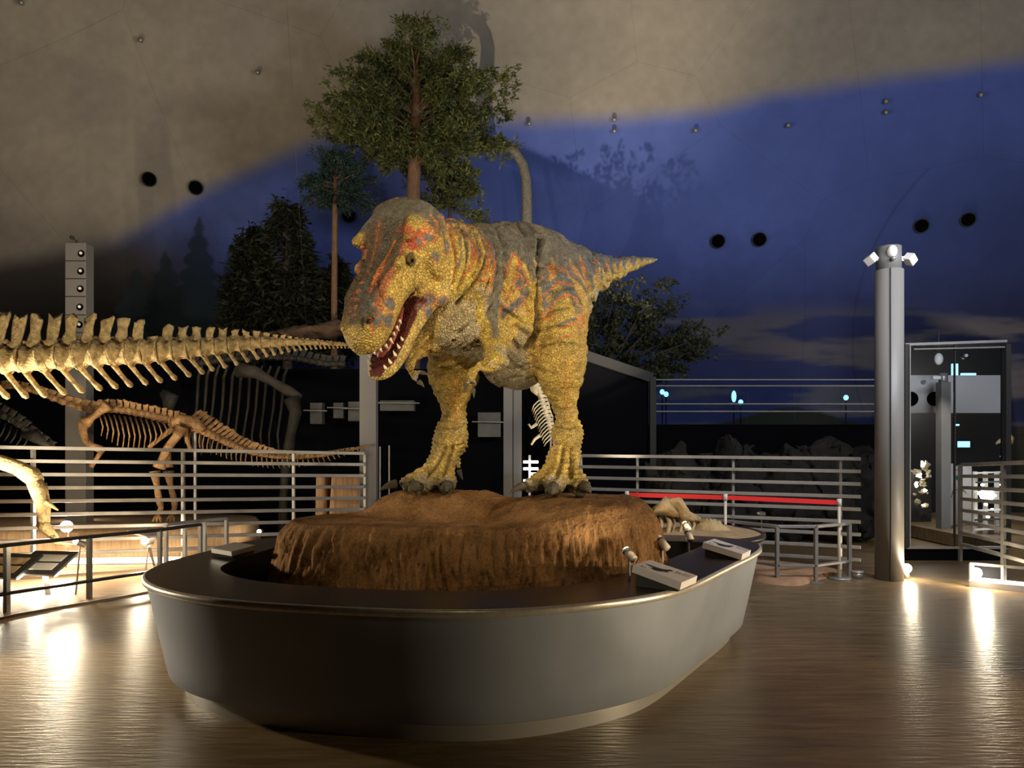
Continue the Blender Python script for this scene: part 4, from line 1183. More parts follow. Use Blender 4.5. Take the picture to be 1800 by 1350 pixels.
def sprays(base_pts, dirs, n_per, ln, wd, droop=.25, spread=.9, r=None):
    """small leaf blades set around twig points; returns verts, faces"""
    r = r or rng
    k = len(base_pts)
    B = np.repeat(base_pts, n_per, 0); D = np.repeat(dirs, n_per, 0)
    m = len(B)
    d = D + spread * r.normal(size=(m, 3)); d[:, 2] -= droop
    d /= np.linalg.norm(d, axis=1)[:, None]
    side = np.cross(d, r.normal(size=(m, 3))); side /= np.linalg.norm(side, axis=1)[:, None] + 1e-9
    l_ = ln * r.uniform(.5, 1.3, m)[:, None]; w_ = wd * r.uniform(.6, 1.2, m)[:, None]
    o = B + r.normal(size=(m, 3)) * ln * .35
    v = np.stack([o, o + d * l_ * .45 + side * w_, o + d * l_, o + d * l_ * .45 - side * w_], 1).reshape(-1, 3)
    f = np.arange(m * 4).reshape(-1, 4)
    return v, f


def mesh_np(name, v, f, mat, parent):
    me = bpy.data.meshes.new(name)
    me.from_pydata((v - np.array(origin(parent))).tolist(), [], f.tolist()); me.materials.append(mat)
    o = bpy.data.objects.new(name, me); COL.objects.link(o); o.parent = parent
    return o


def tree(label, base, trunk_pts, trunk_r, branches, leafmat, barkmat, ln, wd, npts, nper, name='cedar_tree', droop=.25, spread=.9, seed=1):
    """branches: list of (start, end, sag, lift)"""
    r = np.random.default_rng(seed)
    t_ = thing(name, base, label, 'tree')
    mb = MB(); mb.tube(trunk_pts, trunk_r, 14); mb.build('trunk', barkmat, t_, True)
    mb = MB(); bp = []; dr = []
    for (a, b_, sag) in branches:
        a = np.asarray(a); b_ = np.asarray(b_); pts = []
        for i in range(8):
            s_ = i / 7; q = a * (1 - s_) + b_ * s_ + np.array([0, 0, sag * 4 * s_ * (1 - s_)]); pts.append(q)
        L_ = np.linalg.norm(b_ - a)
        mb.tube(pts, [max(.006, .022 * (1 - i / 8)) for i in range(8)], 6)
        pts = np.array(pts)
        ss_ = r.uniform(.25, 1.03, npts) ** .8
        for s_ in ss_:
            q = np.array([np.interp(s_, np.linspace(0, 1, 8), pts[:, k]) for k in range(3)])
            lat = r.normal(size=3) * np.array([1, 1, .45]) * L_ * .12 * (1.15 - .5 * s_)
            bp.append(q + lat); dr.append(norm(b_ - a) * .7 + norm(lat) * .6)
    mb.build('branch', barkmat, t_)
    v, f = sprays(np.array(bp), np.array(dr), nper, ln, wd, droop, spread, r)
    mesh_np('foliage', v, f, leafmat, t_)
    return t_


DK = 1.95
# big cedar
d0 = 13.2
c0 = P(727, 345, d0)
tr_pts = [(c0[0] - .03, d0, DK), P(727, 345, d0), P(730, 250, d0), P(733, 150, d0), P(729, 70, d0)]
br = []
r_ = np.random.default_rng(5)
cedar = [  # tip px, tip py for the outer silhouette, start py
    (565, 215, 245), (580, 160, 205), (600, 110, 180), (640, 78, 150), (690, 82, 135), (729, 78, 125), (775, 88, 130), (815, 95, 150), (850, 120, 175), (893, 128, 200),
    (885, 165, 215), (850, 200, 235), (870, 240, 262), (905, 255, 285), (830, 290, 275), (780, 285, 270), (610, 250, 262), (650, 262, 255), (680, 288, 262), (600, 200, 225), (640, 150, 190), (820, 160, 205)]
for px, py, sy in cedar:
    for k in range(4):
        kx = r_.uniform(.45, 1.0) if k else 1.0
        py2 = py + 14; st = P(730, sy + 8 + r_.uniform(-18, 18), d0)
        tipd = d0 + (r_.uniform(-1.2, 1.2) if k else r_.uniform(-.3, .3))
        tip = P(730 + (px - 730) * kx, sy + (py2 - sy) * kx + r_.uniform(-8, 8), d0); tip[1] = tipd
        br.append((st, tip, .06 + .1 * r_.random()))
tree('tall cedar with an umbrella-shaped green crown and reddish trunk, behind the dinosaur head', (c0[0], d0, DK), tr_pts, [.15, .125, .115, .08, .02], br, M['leaf_cedar'], M['bark'], .105, .016, 36, 18, seed=3)
# lower hanging cedar behind it
d1 = 13.6; c1 = P(790, 400, d1)
br = []
for px, py, sy in [(760, 330, 330), (830, 330, 325), (745, 352, 350), (835, 372, 360), (775, 310, 320), (815, 300, 315), (860, 376, 372), (800, 350, 345), (770, 368, 362), (830, 345, 350)]:
    for k in range(2):
        tip = P(px, py, d1) + r_.normal(size=3) * np.array([.06, .4, .06]); br.append((P(792, sy, d1), tip, .04))
tree('sparse small cedar partly hidden between dinosaur head and back', (c1[0], d1, DK), [(c1[0], d1, DK), c1, P(792, 300, d1)], [.05, .04, .015], br, M['leaf_cedar'], M['bark_dark'], .12, .018, 14, 9, seed=8)
# small pine
d2 = 12.95 + .35; c2 = P(588, 470, d2)
br = []
for px, py, sy in [(530, 345, 330), (535, 320, 325), (548, 295, 315), (565, 275, 305), (590, 270, 300), (615, 278, 305), (640, 298, 315), (658, 320, 325), (655, 345, 335), (640, 362, 340), (612, 372, 345), (565, 368, 345), (545, 358, 340)]:
    for k in range(3):
        kk = 1 if not k else r_.uniform(.4, .9); tip = P(590 + (px - 590) * kk, sy + (py - sy) * kk, d2); tip[1] += r_.uniform(-.5, .5); br.append((P(590, sy, d2), tip, .03))
tree('small dark pine with a bare thin trunk, left of the dinosaur head', (c2[0], d2, DK), [(c2[0] - .02, d2, DK), c2, P(589, 350, d2), P(590, 290, d2)], [.07, .055, .05, .02], br, M['leaf_pine'], M['bark'], .10, .012, 20, 12, 'pine_tree', .05, .8, seed=4)


def fir(px, top, bot_px_y, hw, d, label, seed, lm='leaf_fir'):
    r = np.random.default_rng(seed); base = P(px, 600, d); tp = P(px, top, d); br = []
    H_ = tp[2] - P(px, bot_px_y, d)[2]
    for i in range(46):
        s_ = (i + .5) / 46; z = tp[2] - H_ * s_ ** .9
        L_ = hw / F * d * (.15 + .85 * s_ ** .75) * r.uniform(.75, 1.1)
        for k in range(2):
            a = r.uniform(0, 2 * math.pi)
            br.append(((base[0], d, z), (base[0] + L_ * math.cos(a), d + L_ * .8 * math.sin(a), z - L_ * .25), .08))
    tree(label, (base[0], d, DK), [(base[0], d, DK), (base[0], d, base[2]), (tp)], [.10, .09, .01], br, M[lm], M['bark_dark'], .17, .026, 11, 8, 'fir_tree', .35, .8, seed)


fir(505, 362, 620, 92, 13.6, 'tallest dense dark fir left of the small pine trunk', 11)
fir(440, 408, 620, 70, 13.9, 'dark fir with a drooping top, left neighbour of the tallest fir', 12)
fir(590, 470, 620, 60, 13.7, 'low dark fir under the small pine, beside the dinosaur snout', 13)
# broadleaf tree on the right
d3 = 13.7; br = []
for px, py, sy in [(1030, 505, 590), (1070, 495, 580), (1110, 508, 585), (1150, 520, 590), (1185, 545, 600), (1215, 575, 610), (1240, 600, 615), (1235, 625, 625), (1190, 650, 630), (1170, 665, 630), (1120, 630, 625),
                   (1150, 590, 610), (1080, 560, 600), (1040, 560, 600), (1100, 600, 615), (1190, 600, 612), (1060, 620, 620), (1020, 540, 600), (1010, 600, 620), (1140, 555, 600)]:
    for k in range(3):
        tip = P(px + r_.uniform(-16, 16) * (k > 0), py + r_.uniform(-12, 12) * (k > 0), d3); tip[1] += r_.uniform(-.8, .8); br.append((P(1055 + .4 * (px - 1055), sy + 20, d3), tip, .05))
tree('wide bushy broadleaf tree behind the black booth, under the dinosaur tail', (P(1060, 0, d3)[0], d3, DK), [(P(1060, 0, d3)[0], d3, DK), P(1060, 660, d3), P(1075, 610, d3), P(1090, 570, d3)], [.12, .1, .07, .03], br, M['leaf_broad'], M['bark_dark'], .075, .022, 24, 10, 'broadleaf_tree', .1, 1.2, seed=6)

# ------------------------------------------------------------------ long-necked dinosaur behind
M['sauro'] = simple('sauropod_skin', (.13, .115, .085), .7, 0, 30, .35, .8, 60)
d4 = 13.1
t_ = None
mb = MB()
npts = [(.30, 15.0, 3.3), (.28, 14.4, 3.9), (.27, 13.6, 4.6), P(926, 400, d4), P(926, 350, d4), P(925, 315, d4), P(919, 288, d4), P(905, 266, d4), P(890, 254, d4), P(877, 250, d4), P(862, 252, d4)]
mb.tube(npts, [.50, .42, .26, .105, .098, .095, .092, .088, .085, .075, .03], 20)
mb.ell((.30, 15.4, 3.25), (.62, 1.0, .62), None, 24, 16)
for lx in (-.3, .3):
    for ly in (-.6, .6):
        mb.tube([(.3 + lx, 15.4 + ly, 3.2), (.3 + lx, 15.4 + ly, 2.5), (.3 + lx, 15.35 + ly, DK)], [.26, .17, .15], 14)
mb.tube([(.3, 16.1, 3.3), (.2, 16.9, 2.9), (0, 17.4, 2.3)], [.35, .16, .03], 14)
sv = mb.build('long_necked_dinosaur', M['sauro'], None, True, offset=(.3, 15.0, DK))
rmm = sv.modifiers.new('r', 'REMESH'); rmm.mode = 'VOXEL'; rmm.voxel_size = .03; rmm.use_smooth_shade = True
smm = sv.modifiers.new('s', 'SMOOTH'); smm.iterations = 4
tag(sv, 'long curved brown neck of a plant-eating dinosaur rising behind the yellow dinosaur back', 'dinosaur')
# ------------------------------------------------------------------ columns
def flat_column(px0, px1, d, ztop, label, th=.18, seam=None):
    a, b_ = P(px0, 0, d)[0], P(px1, 0, d)[0]
    t_ = thing('support_column', ((a + b_) / 2, d, 0), label, 'column')
    mb = MB(); mb.box(((a + b_) / 2, d, ztop / 2), (b_ - a, th, ztop)); mb.build('shaft', M['grey_paint'], t_, bevel=.01)
    if seam:
        x = P(seam, 0, d - th / 2 - .003)[0]; mb = MB(); mb.box((x, d - th / 2 - .002, ztop / 2), (.012, .008, ztop)); mb.build('seam', M['near_black'], t_)
    return t_


flat_column(634, 663, 10.6, 3.0, 'broad grey steel column seen under the dinosaur jaw')
flat_column(885, 917, 10.0, 3.0, 'grey steel column with a dark seam, seen between the dinosaur legs', seam=902)
# pillar with porthole lamps
d = 10.9
a, b_ = P(122, 0, d)[0], P(158, 0, d)[0]
t_ = thing('lamp_pillar', ((a + b_) / 2, d, 0), 'tall slim grey pillar with a column of round porthole spotlights at far left', 'column')
zt = P(0, 430, d)[2]; xc = (a + b_) / 2; wd = b_ - a
mb = MB(); mb.box((xc, d, zt / 2), (wd, .22, zt)); mb.build('shaft', M['grey_paint'], t_, bevel=.01)
for k, py in enumerate((446, 477, 508, 540, 571, 602)):
    c = P(143 - k * .8, py, d - .11)
    mb = MB(); mb.box((xc, d - .112, P(0, py + 16, d)[2]), (wd, .006, .012)); mb.build('seam', M['near_black'], t_)
    mb = MB(); mb.cyl((c[0], d - .118, c[2]), (c[0], d - .08, c[2]), .052, 20); po = mb.build('porthole', M['black_hole'], t_)
    mb = MB(); mb.ell((c[0], d - .125, c[2] + .008), .024, None, 12, 8); mb.build('bulb', M['white'], po, True)
mb = MB(); mb.tube([(xc - .05, d, zt), (xc - .05, d, zt + .06), (xc - .09, d - .02, zt + .09)], .012, 8); mb.ell((xc - .10, d - .03, zt + .10), .032, None, 10, 8); mb.build('hook', M['near_black'], t_)

# round column at right
d = 8.58; c = P(1563, 0, d); R_ = .150
t_ = thing('round_column', (c[0], d, 0), 'tall round grey metal column with small floodlights on its head, right of the basin', 'column')
zt = P(0, 435, d)[2]; zc = P(0, 476, d)[2]
mb = MB(); mb.cyl((c[0], d, 0), (c[0], d, zc), R_ * 1.06, 48); mb.build('shaft', M['column'], t_, True)
mb = MB(); mb.cyl((c[0] - .005, d, zc), (c[0] - .005, d, zt), R_ * .93, 40); mb.build('head', M['grey_paint'], t_, True)
for s_ in (-.065,):
    mb = MB(); mb.box((c[0] + s_, d - R_ * .98, zc / 2), (.008, .03, zc)); mb.build('seam', M['near_black'], t_)
mb = MB(); mb.ell((c[0] - .04, d - R_ * .92, zt - .085), (.058, .06, .075), None, 18, 12); hd = mb.build('floodlight', M['white'], t_, True)
mb = MB(); mb.ell((c[0] - .04, d - R_ * .92 - .035, zt - .175), (.03, .03, .028), None, 12, 8); mb.build('sensor', M['steel'], t_, True)
for s_ in (-1, 1):
    mb = MB(); k_ = np.array([c[0] + s_ * .235, d - .03, zt - .15])
    mb.box(k_, (.12, .11, .10), M3=np.array(Matrix.Rotation(math.radians(40 * s_), 3, 'Y')) @ np.array(Matrix.Rotation(math.radians(30), 3, 'Z')))
    mb.build('floodlight', M['white'], t_, bevel=.008)
    mb = MB(); mb.beam((c[0] + s_ * .10, d, zt - .14), (c[0] + s_ * .22, d - .02, zt - .14), .03, .05); mb.build('bracket', M['steel'], t_)


# ------------------------------------------------------------------ louvre fences
def louvre_fence(L0, L1, n, label, post_t, parts_name='rail', end=None):
    """L0/L1: (px, y of top rail, spacing px, depth)"""
    a0, a1 = np.array(P(L0[0], L0[1], L0[3])), np.array(P(L1[0], L1[1], L1[3]))
    t_ = thing('louvre_fence', ((a0[0] + a1[0]) / 2, (a0[1] + a1[1]) / 2, 0), label, 'fence')
    for k in range(n):
        p, q = P(L0[0], L0[1] + L0[2] * k, L0[3]), P(L1[0], L1[1] + L1[2] * k, L1[3])
        mb = MB(); mb.beam(p, q, .05, .045); mb.build('rail', M['rail'], t_, bevel=.005)
    for s_ in post_t:
        p = a0 * (1 - s_) + a1 * s_
        mb = MB(); mb.beam((p[0], p[1] + .05, 0), (p[0], p[1] + .05, p[2]), .035, .05); mb.build('post', M['steel'], t_)
    return t_


louvre_fence((-120, 784, 24.6, 8.25), (640, 797, 19.6, 10.4), 9, 'long fence of nine horizontal grey bars behind the skeletons on the left', (.19, .52, .80, 1.0))
louvre_fence((1022, 801, 19.3, 10.55), (1513, 806.5, 22.2, 9.2), 9, 'fence of nine horizontal grey bars between dinosaur leg and round column', (.0, .225, .58, .94))
f3 = louvre_fence((1692, 817, 20.0, 9.9), (1830, 812, 26.0, 7.6), 8, 'short fence of close horizontal bars at the right edge', (.0, .62, 1.0))  # its left bars stand for slats reflected in the mirror glass


# ------------------------------------------------------------------ low barriers
def low_barrier(pts, label, top=M['dark_rail'], post=M['rail'], z1=.66, z2=.20, zb=0):
    pts = [np.array(p, float) for p in pts]
    t_ = thing('low_barrier', (*np.mean([p[:2] for p in pts], axis=0), zb), label, 'railing')
    for z, h in ((z1, .035), (z2, .03)):
        for a, b_ in zip(pts[:-1], pts[1:]):
            mb = MB(); e = norm(b_ - a) * .12 * 0; mb.beam((*a[:2], zb + z), (*b_[:2], zb + z), .055, h); mb.build('rail', top, t_, bevel=.004)
    for p in pts:
        mb = MB(); mb.beam((p[0], p[1], zb), (p[0], p[1], zb + z1), .035, .055); po = mb.build('post', post, t_)
        mb = MB(); mb.box((p[0], p[1], zb + .008), (.14, .09, .016)); mb.build('base_plate', M['steel'], po)
    return t_


def G(px, py, z=0): return PZ(px, py, z)


low_barrier([G(-110, 1108), G(12, 1080), G(157, 1055), G(281, 1034, 0), G(352, 1018, 0)], 'low dark handrail on grey posts in the left foreground, running behind the basin')
low_barrier([G(398, 1000), G(360, 1006), G(325, 1012), G(292, 1018), ], 'short grey railing just behind the left end of the basin', M['rail'])
low_barrier([G(1407, 1010), G(1434, 1024), G(1493, 1016)][0:0] + [G(1152, 985), G(1366, 1024), G(1434, 1024), G(1493, 1015)], 'low grey railing in front of the sand pit beside the round column', M['rail'])

# ------------------------------------------------------------------ left stage, light strip
def stage(poly, z0, z1, name, label, mat, lip=None):
    c = poly.mean(0)
    mb = MB(); ringwall(mb, [z3(poly, z0), z3(inset(poly, .01), z1 - .04), z3(inset(poly, .05), z1)], True, True)
    return tag(mb.build(name, mat, None, True, offset=(c[0], c[1], z0)), label, 'platform')


M['stage_wood'] = simple('stage_plaster', (.33, .21, .11), .75, 0, 5, .25, .4, 20, (6, 6, .6))
sp = closed_spline([(-9.0, 9.9), (-7, 9.75), (-5, 9.8), (-4.2, 10.3), (-4.0, 11.2), (-4.6, 12.1), (-7, 12.3), (-9.5, 12.0)], 120)
stage(sp, 0, .45, 'exhibit_platform', 'long low tan platform behind the bar fence on the left', M['stage_wood'])
mb = MB(); mb.beam((-9.6, 9.25, .06), (-3.75, 9.75, .06), .06, .07)
tag(mb.build('light_strip', M['glow_soft'], None, offset=(-6, 9.9, 0)), 'long glowing light strip on the floor at the foot of the tan platform', 'light')
# carpet-like sand floor of the left exhibit
sp2 = closed_spline([G(-200, 1130)[:2], G(0, 1088)[:2], G(160, 1061)[:2], G(300, 1036)[:2], G(370, 1016)[:2], (-3.3, 9.6), (-5, 9.5), (-8.5, 9.3), (-8.5, 7.5)], 120)
mb = MB(); ringwall(mb, [z3(sp2, 0.0), z3(inset(sp2, .01), .022)], True)
M['exhibit_floor'] = simple('exhibit_floor', (.38, .24, .13), .5, 0, 3, .25, .2, 12, (.6, 5, 1))
tag(mb.build('exhibit_floor_mat', M['exhibit_floor'], None, offset=(-5, 8, 0)), 'pale brown exhibit floor behind the low dark handrail on the left', 'floor mat')


def lamp_stand(base, top, label, bulb_r=.035, glow=True, power=0, col=(1, .85, .6), headdir=None):
    t_ = thing('lamp_stand', (base[0], base[1], base[2]), label, 'lamp')
    mb = MB(); mb.cyl((base[0], base[1], base[2]), (base[0], base[1], base[2] + .02), .06, 18); mb.build('base', M['steel'], t_)
    mb = MB(); mb.tube([base, top], .010, 8); mb.build('pole', M['steel'], t_)
    hdv = norm(headdir if headdir is not None else (.3, -.6, .6))
    mb = MB(); mb.cyl(np.array(top) - hdv * .05, np.array(top) + hdv * .035, .033, 14); mb.build('lamp_head', M['steel'], t_)
    mb = MB(); mb.ell(np.array(top) + hdv * .045, bulb_r, None, 14, 10); mb.build('bulb', M['glow'] if glow else M['white'], t_, True)
    if power: point(np.array(top) + hdv * (.06 + bulb_r), power, col, .05)
    return t_


lamp_stand(G(116, 1000), P(121, 926, 9.0), 'brightest bare lamp on a thin stand, beside the skeleton hand', .072, True, 170, (1, .84, .58), (0, -1, .2))
lamp_stand(G(133, 1048), P(141, 955, 7.5), 'small lamp on a thin stand behind the second handrail post', .028, True, 22, (1, .84, .58), (-.6, -.6, .4))
lamp_stand(G(255, 1010), P(262, 952, 8.7), 'low lamp on a stand in front of the light strip, left of the basin', .045, True, 25, (1, .84, .58), (-.6, -.6, .1))
lamp_stand((*G(457, 962)[:2], 0), P(457, 934, 10.6), 'small far lamp just left of the dirt mound', .03, True, 8, (1, .85, .6), (0, -1, 0))
lamp_stand((*P(142, 900, 11.2)[:2], .0), P(142, 894, 11.2), 'small far white lamp seen between the fence bars', .03, True, 6, (1, .9, .75), (0, -1, 0))
# bent arm lamp piece left of basin
t_ = thing('angled_reader', G(272, 995), 'small angled white reading panel on a slanted leg, left of the basin', 'sign')
mb = MB(); mb.beam(P(240, 932, 8.8), P(276, 943, 8.6), .25, .02); mb.build('panel', M['white'], t_)
mb = MB(); mb.beam(P(258, 958, 8.6), P(276, 945, 8.6), .03, .02); mb.beam(P(262, 960, 8.7), (*G(272, 995)[:2], 0), .03, .03); mb.build('leg', M['rail'], t_)


def lectern(c, w_, dep, tilt, rz, label, paper, base_pt):
    t_ = thing('information_lectern', base_pt, label, 'sign')
    Rm = np.array(Matrix.Rotation(rz, 3, 'Z')) @ np.array(Matrix.Rotation(tilt, 3, 'X'))
    mb = MB(); mb.box(c, (w_, dep, .03), M3=Rm); mb.build('board', M['near_black'], t_, bevel=.005)
    for k in (0, 1):
        off = Rm @ np.array([0, dep * (.18 - .36 * k), .017])
        mb = MB(); mb.box(np.array(c) + off, (w_ * .72, dep * .28, .004), M3=Rm); sh = mb.build('text_panel', paper, t_)
        for j in range(5):
            o2 = Rm @ np.array([0, dep * (.18 - .36 * k) + dep * (.10 - .05 * j), .0205])
            ln = MB(); ln.box(np.array(c) + o2, (w_ * .66, dep * .008, .001), M3=Rm); ln.build('text_line', M['ink_red'], sh)
    und = MB(); und.box(np.array(c) + Rm @ np.array([0, -dep * .2, -.05]), (w_ * .8, .10, .07), M3=Rm); und.build('under_light', M['glow'], t_, bevel=.02)
    mb = MB(); mb.beam(np.array(c) - np.array([0, 0, .05]), base_pt, .05, .03); mb.build('leg', M['rail'], t_)
    point(np.array(c) + np.array([0, -.12, -.16]), 10, (1, .9, .7), .05)
    return t_


M['paper'] = simple('paper_white', (.75, .72, .66), .6)
lectern(P(78, 990, 7.9), .55, .42, math.radians(28), math.radians(-8), 'black tilted information board with two white text blocks behind the first handrail post', M['paper'], G(85, 1050))
lectern(P(8, 995, 7.8), .62, .42, math.radians(28), math.radians(-8), 'tilted information board with a bright picture at the left edge', simple('picture_panel', (.62, .45, .25), .6, 0, 9, .6), G(2, 1052))

# ------------------------------------------------------------------ bones
def bone(mb, pts, rad, n=12, bulge=True):
    mb.tube(pts, rad, n)


def vertebra(t_, c, T, U, L_, h, sp_h, lean, mat, seed, sp_w=.55, arch=True):
    """one vertebra: waisted centrum, arch and plate-like spine in one mesh"""
    r = np.random.default_rng(seed); S = np.cross(T, U); mb = MB()
    prof = [(-.5, 1.06), (-.42, 1.08), (-.25, .88), (0, .80), (.25, .88), (.42, 1.08), (.5, 1.06)]
    secs = []
    for s_, k in prof:
        secs.append((c + T * s_ * L_, S, U, h * .62 * k * r.uniform(.94, 1.06), h * .5 * k * r.uniform(.94, 1.06), h * .5 * k * r.uniform(.94, 1.06), 2.6))
    mb.loft(secs, 14)
    if sp_h > 0:
        top = c + U * h * .42
        secs = []
        for q, wl, ws in [(0, .42, .30), (.16, .40, .22), (.28, sp_w * .60, .14), (.55, sp_w * .52, .12), (.80, sp_w * .60, .15), (.95, sp_w * .64, .16), (1, sp_w * .60, .14)]:
            secs.append((top + (U * q + T * lean * q) * sp_h, T, S, L_ * wl * r.uniform(.85, 1.15), L_ * ws, L_ * ws, 4.5))
        mb.loft(secs, 12)
        if arch:
            mb.tube([top + U * .05 * sp_h, top - T * L_ * .42 + U * .22 * sp_h, top - T * L_ * .66 + U * .20 * sp_h], [L_ * .16, L_ * .13, L_ * .06], 8)
            mb.tube([top + U * .05 * sp_h, top + T * L_ * .4 + U * .15 * sp_h], [L_ * .14, L_ * .08], 8)
    v = np.array(mb.v); v += (fbm(v * 26, 2)[:, None] - .5) * (v - c) * .42
    mb.v = v.tolist()
    return mb.build('vertebra', mat, t_, True)


# bright tail in front
TD = lambda x: np.interp(x, [-60, 610], [6.9, 7.6])
tcy = lambda x: np.interp(x, [-45, 35, 100, 160, 270, 340, 400, 460, 520, 560, 612], [634, 633, 629, 624, 619, 614, 608.5, 603, 602, 603, 606.5])
thh = lambda x: np.interp(x, [-45, 160, 270, 340, 400, 460, 520, 612], [17, 17.5, 15.5, 12.5, 10, 7.5, 4.6, 1.6])
ttop = lambda x: np.interp(x, [-45, 0, 200, 230, 260, 330, 400, 460, 520, 612], [566, 568, 571, 573, 579, 583, 586.5, 589, 596, 604])
tsp = lambda x: np.interp(x, [-60, 60, 200, 320, 400, 460, 520, 612], [34, 32.5, 28.5, 25, 21, 16, 10, 6])
tch = lambda x: np.interp(x, [-60, 0, 140, 220, 300, 380, 440, 500, 600], [44, 43, 39, 34, 28, 22, 16, 9, 3.5])
tail = thing('mounted_tail_skeleton', P(250, 620, 7.2), 'brightly lit cream tail skeleton reaching from the left edge to the dinosaur snout', 'skeleton')
x = -58.0; k = 0
while x < 608:
    s_ = tsp(x); xm = x + s_ / 2; dd = TD(xm)
    a, b_ = P(x, tcy(x), TD(x)), P(x + s_, tcy(x + s_), TD(x + s_)); T = norm(b_ - a)
    U = norm(np.cross(np.cross(T, (0, 0, 1)), T)); c = (a + b_) / 2
    h = 2.65 * thh(xm) / F * dd; sph = (tcy(xm) - thh(xm) * .4 - ttop(xm)) / F * dd
    if k in (10,): sph = sph * .25
    vertebra(tail, c, T, U, np.linalg.norm(b_ - a) * .97, h, max(sph, .01), .24, M['bone_bright'], 100 + k, .60)
    L_ = tch(xm) / F * dd * 1.12
    st = b_ - U * h * .42
    mb = MB(); lean = .66 if x < 330 else .45
    rr = .021 * (s_ / 30) ** .7
    e_ = st - U * L_ + T * L_ * lean
    mb.tube([st, st * .7 + e_ * .3 - T * L_ * .03, st * .35 + e_ * .65 - T * L_ * .03, st * .1 + e_ * .9, e_], [rr * 1.5, rr * 1.15, rr * 1.05, rr * 1.5, rr * .8], 10)
    mb.build('chevron', M['bone_bright'], tail, True)
    x += s_; k += 1
# hanging wires
for px in (530,):
    mb = MB(); q = P(px + 10, tcy(px), TD(px)); mb.tube([q, P(px - 30, -60, TD(px) + .3)], .0012, 6); mb.build('wire', M['near_black'], tail)

# bright forelimb at far left
arm = thing('mounted_forelimb_skeleton', P(60, 985, 7.7), 'brightly lit cream forelimb bones reaching down at the left edge', 'skeleton')
dd = 7.7
A = lambda x, y, dz=0: P(x, y, dd + dz)
mb = MB(); mb.tube([A(-90, 808), A(-40, 806), A(0, 812), A(30, 822), A(55, 836), A(66, 848)], [.10, .085, .078, .078, .098, .075], 18); mb.build('humerus', M['bone_bright'], arm, True)
mb = MB(); mb.tube([A(62, 848), A(66, 865), A(72, 885), A(76, 905), A(74, 922)], [.085, .072, .055, .055, .055], 16); mb.build('radius', M['bone_bright'], arm, True)
mb = MB(); mb.tube([A(75, 850, .08), A(80, 870, .08), A(84, 893, .06), A(82, 918, .04)], [.04, .034, .03, .034], 12); mb.build('ulna', M['bone_bright'], arm, True)
mb = MB(); mb.tube([A(80, 884), A(90, 888), A(102, 897)], [.028, .022, .008], 10); mb.build('thumb_claw', M['bone_bright'], arm, True)
mb = MB(); mb.tube([A(72, 918), A(80, 928), A(90, 938), A(100, 948)], [.06, .06, .045, .03], 12); mb.build('wrist', M['bone_bright'], arm, True)
for k, (x1, y1, x2, y2) in enumerate([(104, 950, 118, 952), (102, 954, 122, 961), (98, 955, 128, 957)]):
    mb = MB(); mb.tube([A(90 + 2 * k, 940 + 3 * k, -.03 * k), A(x1, y1, -.03 * k), A(x2, y2, -.03 * k)], [.030, .022, .006], 10); mb.build('finger', M['bone_bright'], arm, True)


def chain(t_, pts, d, n, size, sp_h, lean, mat, seed=0, ch=0, ch_lean=.5, sp_up=None):
    """vertebrae along a line of (px, py[, depth]) points"""
    W_ = np.array([P(p[0], p[1], p[2] if len(p) > 2 else d) for p in pts]); cm = np.concatenate([[0], np.cumsum(np.linalg.norm(np.diff(W_, axis=0), axis=1))])
    tt = np.linspace(0, cm[-1], n + 1); Q = np.column_stack([np.interp(tt, cm, W_[:, k]) for k in range(3)])
    for i in range(n):
        s_ = i / max(1, n - 1)
        T = norm(Q[i + 1] - Q[i]); U = norm(np.cross(np.cross(T, (0, 0, 1)), T)); c = (Q[i] + Q[i + 1]) / 2
        sz = np.interp(s_, [0, .5, 1], size); sp = np.interp(s_, [0, .5, 1], sp_h)
        vertebra(t_, c, T, U, np.linalg.norm(Q[i + 1] - Q[i]) * .92, sz, sp, lean, mat, seed + i, .8, False)
        if ch:
            L_ = np.interp(s_, [0, .5, 1], ch) if hasattr(ch, '__len__') else ch
            st = c - U * sz * .5; mb = MB(); mb.tube([st, st - U * L_ * .6 + T * L_ * ch_lean * .4, st - U * L_ + T * L_ * ch_lean], [.012, .009, .007], 6); mb.build('chevron', mat, t_, True)


# brown long-necked skeleton behind the fence
D5 = 10.35
bs = thing('brown_skeleton', (P(300, 0, D5)[0], D5, 0), 'brown mounted skeleton with long tail and rib cage, standing behind the left bar fence', 'skeleton')
MBn = M['bone_brown']
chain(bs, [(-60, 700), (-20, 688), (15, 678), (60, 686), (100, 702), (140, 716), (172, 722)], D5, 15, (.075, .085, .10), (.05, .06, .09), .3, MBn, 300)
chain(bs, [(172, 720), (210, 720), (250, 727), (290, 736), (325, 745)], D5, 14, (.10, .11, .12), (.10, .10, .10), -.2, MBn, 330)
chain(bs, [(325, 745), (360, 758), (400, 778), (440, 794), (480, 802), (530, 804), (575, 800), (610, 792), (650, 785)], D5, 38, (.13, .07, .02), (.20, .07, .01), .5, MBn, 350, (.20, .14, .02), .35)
for i in range(13):
    x = 172 + i * 9.4; ln = np.interp(i, [0, 4, 9, 12], [40, 58, 50, 26])
    for s_ in (-1, 1):
        mb = MB(); y0 = np.interp(x, [172, 290], [726, 742])
        mb.tube([P(x, y0, D5 + .06 * s_), P(x + 5, y0 + ln * .25, D5 + .26 * s_), P(x + 9, y0 + ln * .6, D5 + .30 * s_), P(x + 6, y0 + ln, D5 + .20 * s_)], [.014, .012, .011, .007], 6)
        mb.build('rib', MBn, bs, True)
